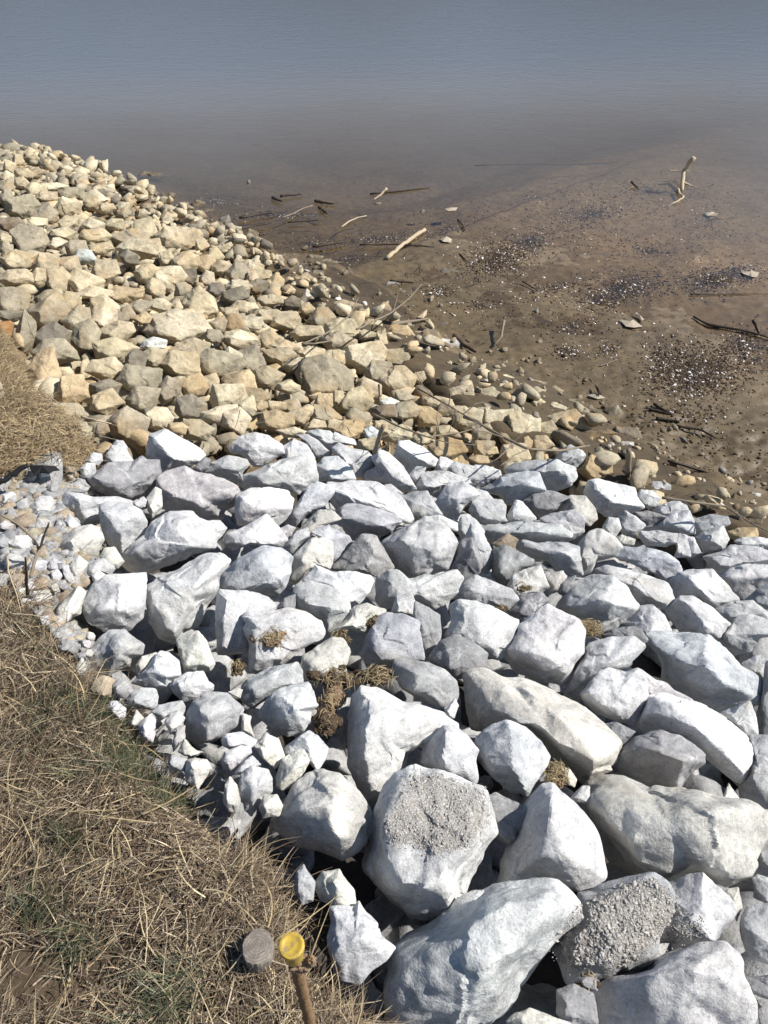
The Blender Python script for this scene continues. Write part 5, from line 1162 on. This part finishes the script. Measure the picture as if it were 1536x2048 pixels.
lump('soil_clod', 'C', 255, 830, 80, 110, M_CLODD, 'patch of brown soil on the side of a cream stone', 'soil clod', 50, 9, .4)
lump('soil_clod', 'C', 125, 950, 100, 90, M_CLODD, 'dark soil clod with grass at the foot of the soil stained stone', 'soil clod', 50, 10, .7)
lump('grass_clump', 'C', 605, 1060, 130, 110, M_CLOD, 'dry grass clump between the huge white boulder and the blocky one', 'grass clump', 260, 11, .6)
lump('grass_clump', 'F', 420, 900, 150, 130, M_CLOD, 'dry grass clump beside the tilted blue white block', 'grass clump', 280, 12, .6)
lump('soil_clod', 'D', 1420, 540, 90, 110, M_CLODD, 'small root clod hanging in the dark gap left of the mud clod boulder', 'soil clod', 60, 13, .8)
lump('soil_clod', 'H', 600, 1080, 110, 80, M_CLODD, 'dark gritty lump at the lower rim of the gravel heaped slab', 'soil clod', 20, 14, .6)
def heap(name, t, poly, n, sizes, tones, label, seed, crust=.5):
    """crumbs lying on whatever boulder is under this outline"""
    rg = np.random.default_rng(seed); P_ = np.array([px(t, *q) for q in poly]); x0, y0 = P_.min(0); x1, y1 = P_.max(0); VS = []; FS = []; TS = []; k = 0; got = 0; PL = [tuple(q) for q in P_]; hn = rg.random(4096); rag = rg.random((256, 256))
    while got < n:
        x, y = rg.uniform(x0, x1), rg.uniform(y0, y1)
        if not inpoly(PL, [x], [y])[0]: continue
        x += rg.normal()*9; y += rg.normal()*9
        got += 1; c, nn = cast(x, y); s = sizes[0]*(sizes[1]/sizes[0])**(rg.random()**20); lv, V, F = [p_ for p_ in protos if p_[0] == 1][rg.integers(14)]; Q, _ = np.linalg.qr(rg.normal(size=(3, 3)))
        W = (V*s*np.array([1.25, .85, .5])) @ Q.T; W[:, 2] *= .55; VS.append(W + c + [0, 0, s*rg.uniform(-.1, .2)]); FS.append(F+k); k += len(V); TS.append(np.tile(np.array(tones[rg.integers(len(tones))])*rg.uniform(.8, 1.15), (len(V), 1)))
    return tag(mesh_obj(name, np.concatenate(VS), np.concatenate(FS), M_CHIP, tint=np.concatenate(TS), smooth=False), label, 'dirt', None, 'stuff')
DT = [(.35,.33,.305), (.40,.38,.355), (.31,.29,.265), (.44,.425,.40)]
heap('crumbled_dirt', 'G', [(900,270),(960,190),(1000,110),(1010,40),(1080,0),(1200,10),(1330,60),(1430,110),(1470,180),(1440,300),(1380,370),(1250,410),(1150,430),(1050,370),(960,370),(900,330)], 26000, (.0012, .0052), DT, 'dusty grey crumbled dirt covering the top of the massive boulder', 31)
heap('gravel_heap', 'H', [(440,860),(500,780),(560,700),(640,650),(780,590),(930,560),(1010,640),(1060,720),(960,800),(900,890),(820,960),(680,990),(500,1000),(450,930)], 26000, (.0013, .0078), DT, 'grey brown gravel and dirt heaped on the slab at the bottom right', 32)
heap('crumbled_dirt', 'H', [(900,740),(1050,700),(1180,790),(1200,850),(1000,860),(920,840)], 900, (.002, .007), DT, 'thin dusting of dirt on the blue white broken boulder', 33)
print('details', time.time()-T0)
# ------------------------------------------------------------------ grass
def blades(name, poly, n, ln, wd, tones, label, seed, cat='grass', flat=.35, clump=None, zoff=.0, top=.03, beyond=None):
    rg = np.random.default_rng(seed); P_ = np.array(poly)
    if clump is not None:
        c = np.array(clump); X = c[rg.integers(len(c), size=n)]; XY = X[:, :2] + rg.normal(size=(n, 2))*X[:, 2:3]*np.array([1, .8]); base = hits(XY)
    else:
        G = hits([(x, y) for x, y in poly]); lo = G.min(0); hi = G.max(0); m_ = int(n*3.5); q = np.stack([rg.uniform(lo[0], hi[0], m_), rg.uniform(lo[1], hi[1], m_), np.zeros(m_)], 1); q[:, 2] = surf(q[:, 0], q[:, 1])
        X_, Y_, D_ = project(q); k = inpoly(poly, X_, Y_) & (D_ > .2); q = q[k][:n]; X_ = X_[k][:n]; Y_ = Y_[k][:n]
        bare = fbm(q*3.2+3, 3, 5); hole = np.maximum(np.exp(-(((X_-210)/55)**2+((Y_-1910)/55)**4)), np.exp(-(((X_-70)/110)**2+((Y_-1955)/70)**4))) + .8*np.exp(-(((X_-60)/60)**2+((Y_-1840)/40)**4))
        keep = rg.random(len(q)) > np.minimum(hole*1.3, .95)
        q = q[keep]; base = q
    n = len(base); base = base.copy(); base[:, 2] = ground_z(base[:, 0], base[:, 1]) + rg.uniform(0, top, n)**1.0*.8 + zoff
    # direction field gives the matted, combed look
    fld = fbm(base*np.array([2.2, 2.2, 1])+seed, 2, seed)*2.6 + rg.normal(size=n)*1.1; L_ = rg.uniform(ln[0], ln[1], n)*rg.choice([1, 1, 1, 1.6], n); el = np.abs(rg.normal(size=n))*flat; W_ = rg.uniform(wd[0], wd[1], n)
    dx = np.cos(fld); dy = np.sin(fld); T = 5; VS = np.zeros((n, T, 2, 3)); bend = rg.uniform(-.9, .9, n); dro = rg.uniform(.2, 1.0, n)
    px_, py_, pz_ = base[:, 0].copy(), base[:, 1].copy(), base[:, 2].copy()
    for k in range(T):
        f = k/(T-1); a = fld + bend*f; e = el*(1-1.3*f*dro); w = W_*(1-f**2*.85)*.5; tw = rg.uniform(-.4, .4, n)
        sx_, sy_ = -np.sin(a), np.cos(a); VS[:, k, 0] = np.stack([px_+sx_*w, py_+sy_*w, pz_+w*tw], 1); VS[:, k, 1] = np.stack([px_-sx_*w, py_-sy_*w, pz_-w*tw], 1)
        st = L_/(T-1); px_ += np.cos(a)*np.cos(e)*st; py_ += np.sin(a)*np.cos(e)*st; pz_ = np.maximum(pz_ + np.sin(e)*st, base[:, 2]*0+ground_z(px_, py_)+.001)
    V = VS.reshape(-1, 3); b0 = (np.arange(n)*T*2)[:, None, None] + (np.arange(T-1)*2)[None, :, None]; F = (b0 + np.array([0, 1, 3, 2])[None, None]).reshape(-1, 4)
    tn = np.array(tones)[rg.integers(len(tones), size=n)]*rg.uniform(.7, 1.2, (n, 1)); o = mesh_obj(name, V, F, M_STRAW, tint=np.repeat(tn, T*2, axis=0), smooth=False); return tag(o, label, cat, None, 'stuff')
STR = [(.42,.33,.21), (.30,.225,.14), (.20,.145,.095), (.52,.43,.30), (.13,.092,.06), (.10,.07,.048), (.25,.185,.12), (.15,.108,.07), (.12,.085,.055), (.36,.29,.21)]
GE = [(-260,1160),(0,1190),(60,1235),(110,1295),(190,1370),(265,1455),(330,1540),(400,1620),(500,1700),(560,1750),(620,1850),(640,1940),(720,2010),(770,2110),(700,2300),(-260,2300)]
blades('dry_grass', GE, 42000, (.014, .058), (.0011, .0030), STR, 'matted dead straw coloured grass on the bank top at the lower left', 41, top=.022, flat=.55)
blades('dry_grass', GE, 900, (.05, .11), (.0014, .003), [(.50,.41,.25), (.42,.33,.18), (.33,.26,.16)], 'long loose pale straws lying over the matted grass', 42, flat=.5, top=.05)
G2E = [(-160,590),(-40,620),(28,690),(62,770),(110,810),(175,850),(200,905),(165,935),(110,945),(0,965),(-160,1000)]
blades('dry_grass', G2E, 15000, (.02, .07), (.0022, .0045), [(.40,.30,.17), (.33,.25,.14), (.26,.19,.11), (.45,.36,.22), (.20,.14,.08)], 'tangle of dry brown grass at the left edge of the tan bank', 43, top=.09)
TUFT = [(175,1425,18), (235,1500,28), (250,1540,22), (130,1700,16), (165,1870,26), (345,1985,28), (60,1480,30), (330,1500,18), (40,1260,26), (120,1300,22), (380,1960,20), (330,2030,40), (60,1830,14), (150,1560,18), (100,1400,22), (320,1590,20), (200,1430,14)]
blades('green_grass', None, 2600, (.03, .075), (.0012, .0024), [(.075,.088,.042), (.11,.12,.06), (.065,.075,.04), (.14,.145,.08), (.10,.11,.07)], 'dull green grass tufts coming up through the dead straw', 44, flat=.75, clump=TUFT, top=.02)
blades('dry_grass', None, 2600, (.03, .09), (.0014, .003), STR, 'dry grass creeping between the boulders at the bottom edge', 45, flat=.45, clump=[(985,2035,22), (960,2045,25), (700,2020,25), (740,2040,20), (640,1990,25), (560,1745,18), (480,1690,16), (300,1510,18), (230,1395,14), (150,1330,16), (60,1200,20), (20,1185,20)], top=.03)
blades('drift_litter', None, 420, (.03, .14), (.004, .010), [(.05,.036,.024), (.07,.05,.034), (.10,.075,.05), (.04,.03,.02)], 'fine dark drift litter along the old water line', 46, cat='drift litter', flat=.04, clump=[(560,390,70),(640,410,60),(520,440,50),(760,440,70),(700,470,50),(880,385,60),(470,400,40),(830,540,40),(1060,470,60),(980,560,50),(1180,420,80)], top=.004, zoff=.012)
blades('drift_litter', None, 260, (.02, .07), (.003, .007), [(.05,.036,.024), (.09,.07,.05), (.13,.10,.065)], 'broken twigs and bits of bark in the churned mud by the stones', 47, cat='drift litter', flat=.15, clump=[(1150,800,60),(1280,880,60),(1350,930,60),(1420,980,50),(960,740,40),(1250,760,70)], top=.01, zoff=.006)
# ------------------------------------------------------------------ survey stake with its yellow cap
sp = np.array([-.1272, .357, 0.0]); ZT = 1.6 - .357*math.tan(math.radians(72.35)); stake = empty('survey_stake', sp + [0, 0, float(ground_z(np.array([sp[0]]), np.array([sp[1]]))[0])]); tag(stake, 'muddy steel stake with a yellow plastic cap in the dry grass', 'survey stake')
def lathe(prof, sides=40, jit=0, seed=0):
    rg = np.random.default_rng(seed); V = []; F = []
    for r, z in prof:
        for k in range(sides): a = k/sides*2*math.pi; rr_ = r*(1+jit*rg.uniform(-1, 1)); V.append((math.cos(a)*rr_, math.sin(a)*rr_, z))
    for i in range(len(prof)-1):
        for k in range(sides): F.append((i*sides+k, i*sides+(k+1) % sides, (i+1)*sides+(k+1) % sides, (i+1)*sides+k))
    F.append(tuple(range(sides))[::-1]); F.append(tuple(range((len(prof)-1)*sides, len(prof)*sides))); return np.array(V), F
def put(name, V, F, material, parent, at, smooth=True):
    o = mesh_obj(name, np.asarray(V) + (np.asarray(at)-np.array(parent.location)), F, material, smooth=smooth); o.parent = parent; return o
R_ = .0176
V, F = lathe([(R_*.66, ZT-.052), (R_*.70, ZT-.050), (R_*.72, ZT-.024), (R_*.80, ZT-.016), (R_*.96, ZT-.012), (R_*1.0, ZT-.010), (R_*1.0, ZT-.002), (R_*.97, ZT-.0004), (R_*.93, ZT), (R_*.7, ZT+.0002), (R_*.66, ZT-.0004), (R_*.3, ZT-.0004), (.0004, ZT-.0004)]); put('cap', V, F, M_CAP, stake, [sp[0], sp[1], 0])
z = np.linspace(-.02, ZT-.045, 60); rb = [(.0088*(1+.10*math.sin(k*2.2)+.08*math.sin(k*.7)), zz) for k, zz in enumerate(z)]; V, F = lathe(rb, 20, .07, 4); put('steel_rod', V, F, M_RUST, stake, [sp[0], sp[1], 0])
S, F = ico(4); V = S*(1+.35*fbm(S*3+4, 4, 8))[:, None]*np.array([.0165, .012, .010]); put('mud_crust', V, F, M_CLOD, stake, [sp[0]+.008, sp[1]-.004, ZT-.062])
V = S*(1+.35*fbm(S*3+9, 4, 3))[:, None]*np.array([.007, .006, .009]); put('mud_crust', V, F, M_CLOD, stake, [sp[0]+.025, sp[1]-.004, ZT-.052])
# cut stump with a cracked face
c = hit(515, 1893, .055); gz = float(ground_z(np.array([c[0]]), np.array([c[1]]))[0]); dep = (c-CAM) @ FWD; r = 32/FPX*dep; rg = np.random.default_rng(3)
m, nt, b = mat('cut_wood'); tc = nt.nodes.new('ShaderNodeTexCoord'); wv = N(nt, 'ShaderNodeTexWave', _wave_type='RINGS', _rings_direction='Z', Scale=55, Distortion=2.5, Detail=3); nt.links.new(tc.outputs['Object'], wv.inputs[0]); vn = N(nt, 'ShaderNodeTexVoronoi', _feature='DISTANCE_TO_EDGE', Scale=38); nt.links.new(tc.outputs['Object'], vn.inputs['Vector'])
c1 = mixc(nt, wv.outputs['Fac'], (.20, .175, .15), (.29, .255, .215)); ns = noise(nt, tc.outputs['Object'], 45, 5, .7); c1 = mixc(nt, ramp(nt, [(.42, (.8, .8, .8)), (.6, (0, 0, 0))], ns.outputs['Fac']).outputs[0], c1, (.14, .12, .10)); nt.links.new(c1, b.inputs['Base Color']); b.inputs['Roughness'].default_value = .9; nt.links.new(bump(nt, vn.outputs['Distance'], .4, .004), b.inputs['Normal'])
V, F = lathe([(r*1.06, -.08), (r*1.03, -.01), (r, .0), (r*.97, .003), (r*.5, .004), (.0005, .004)], 36, .045, 6); V[:, 0] *= .93; V[:, 1] *= 1.12; V[:, 2] += -V[:, 1]*.25
o = mesh_obj('cut_stump', V, F, m, smooth=False); o.location = c; tag(o, 'round grey cut stump with a cracked flat face left of the yellow cap', 'stump')
print('all built', time.time()-T0, 'objects', len(bpy.data.objects))
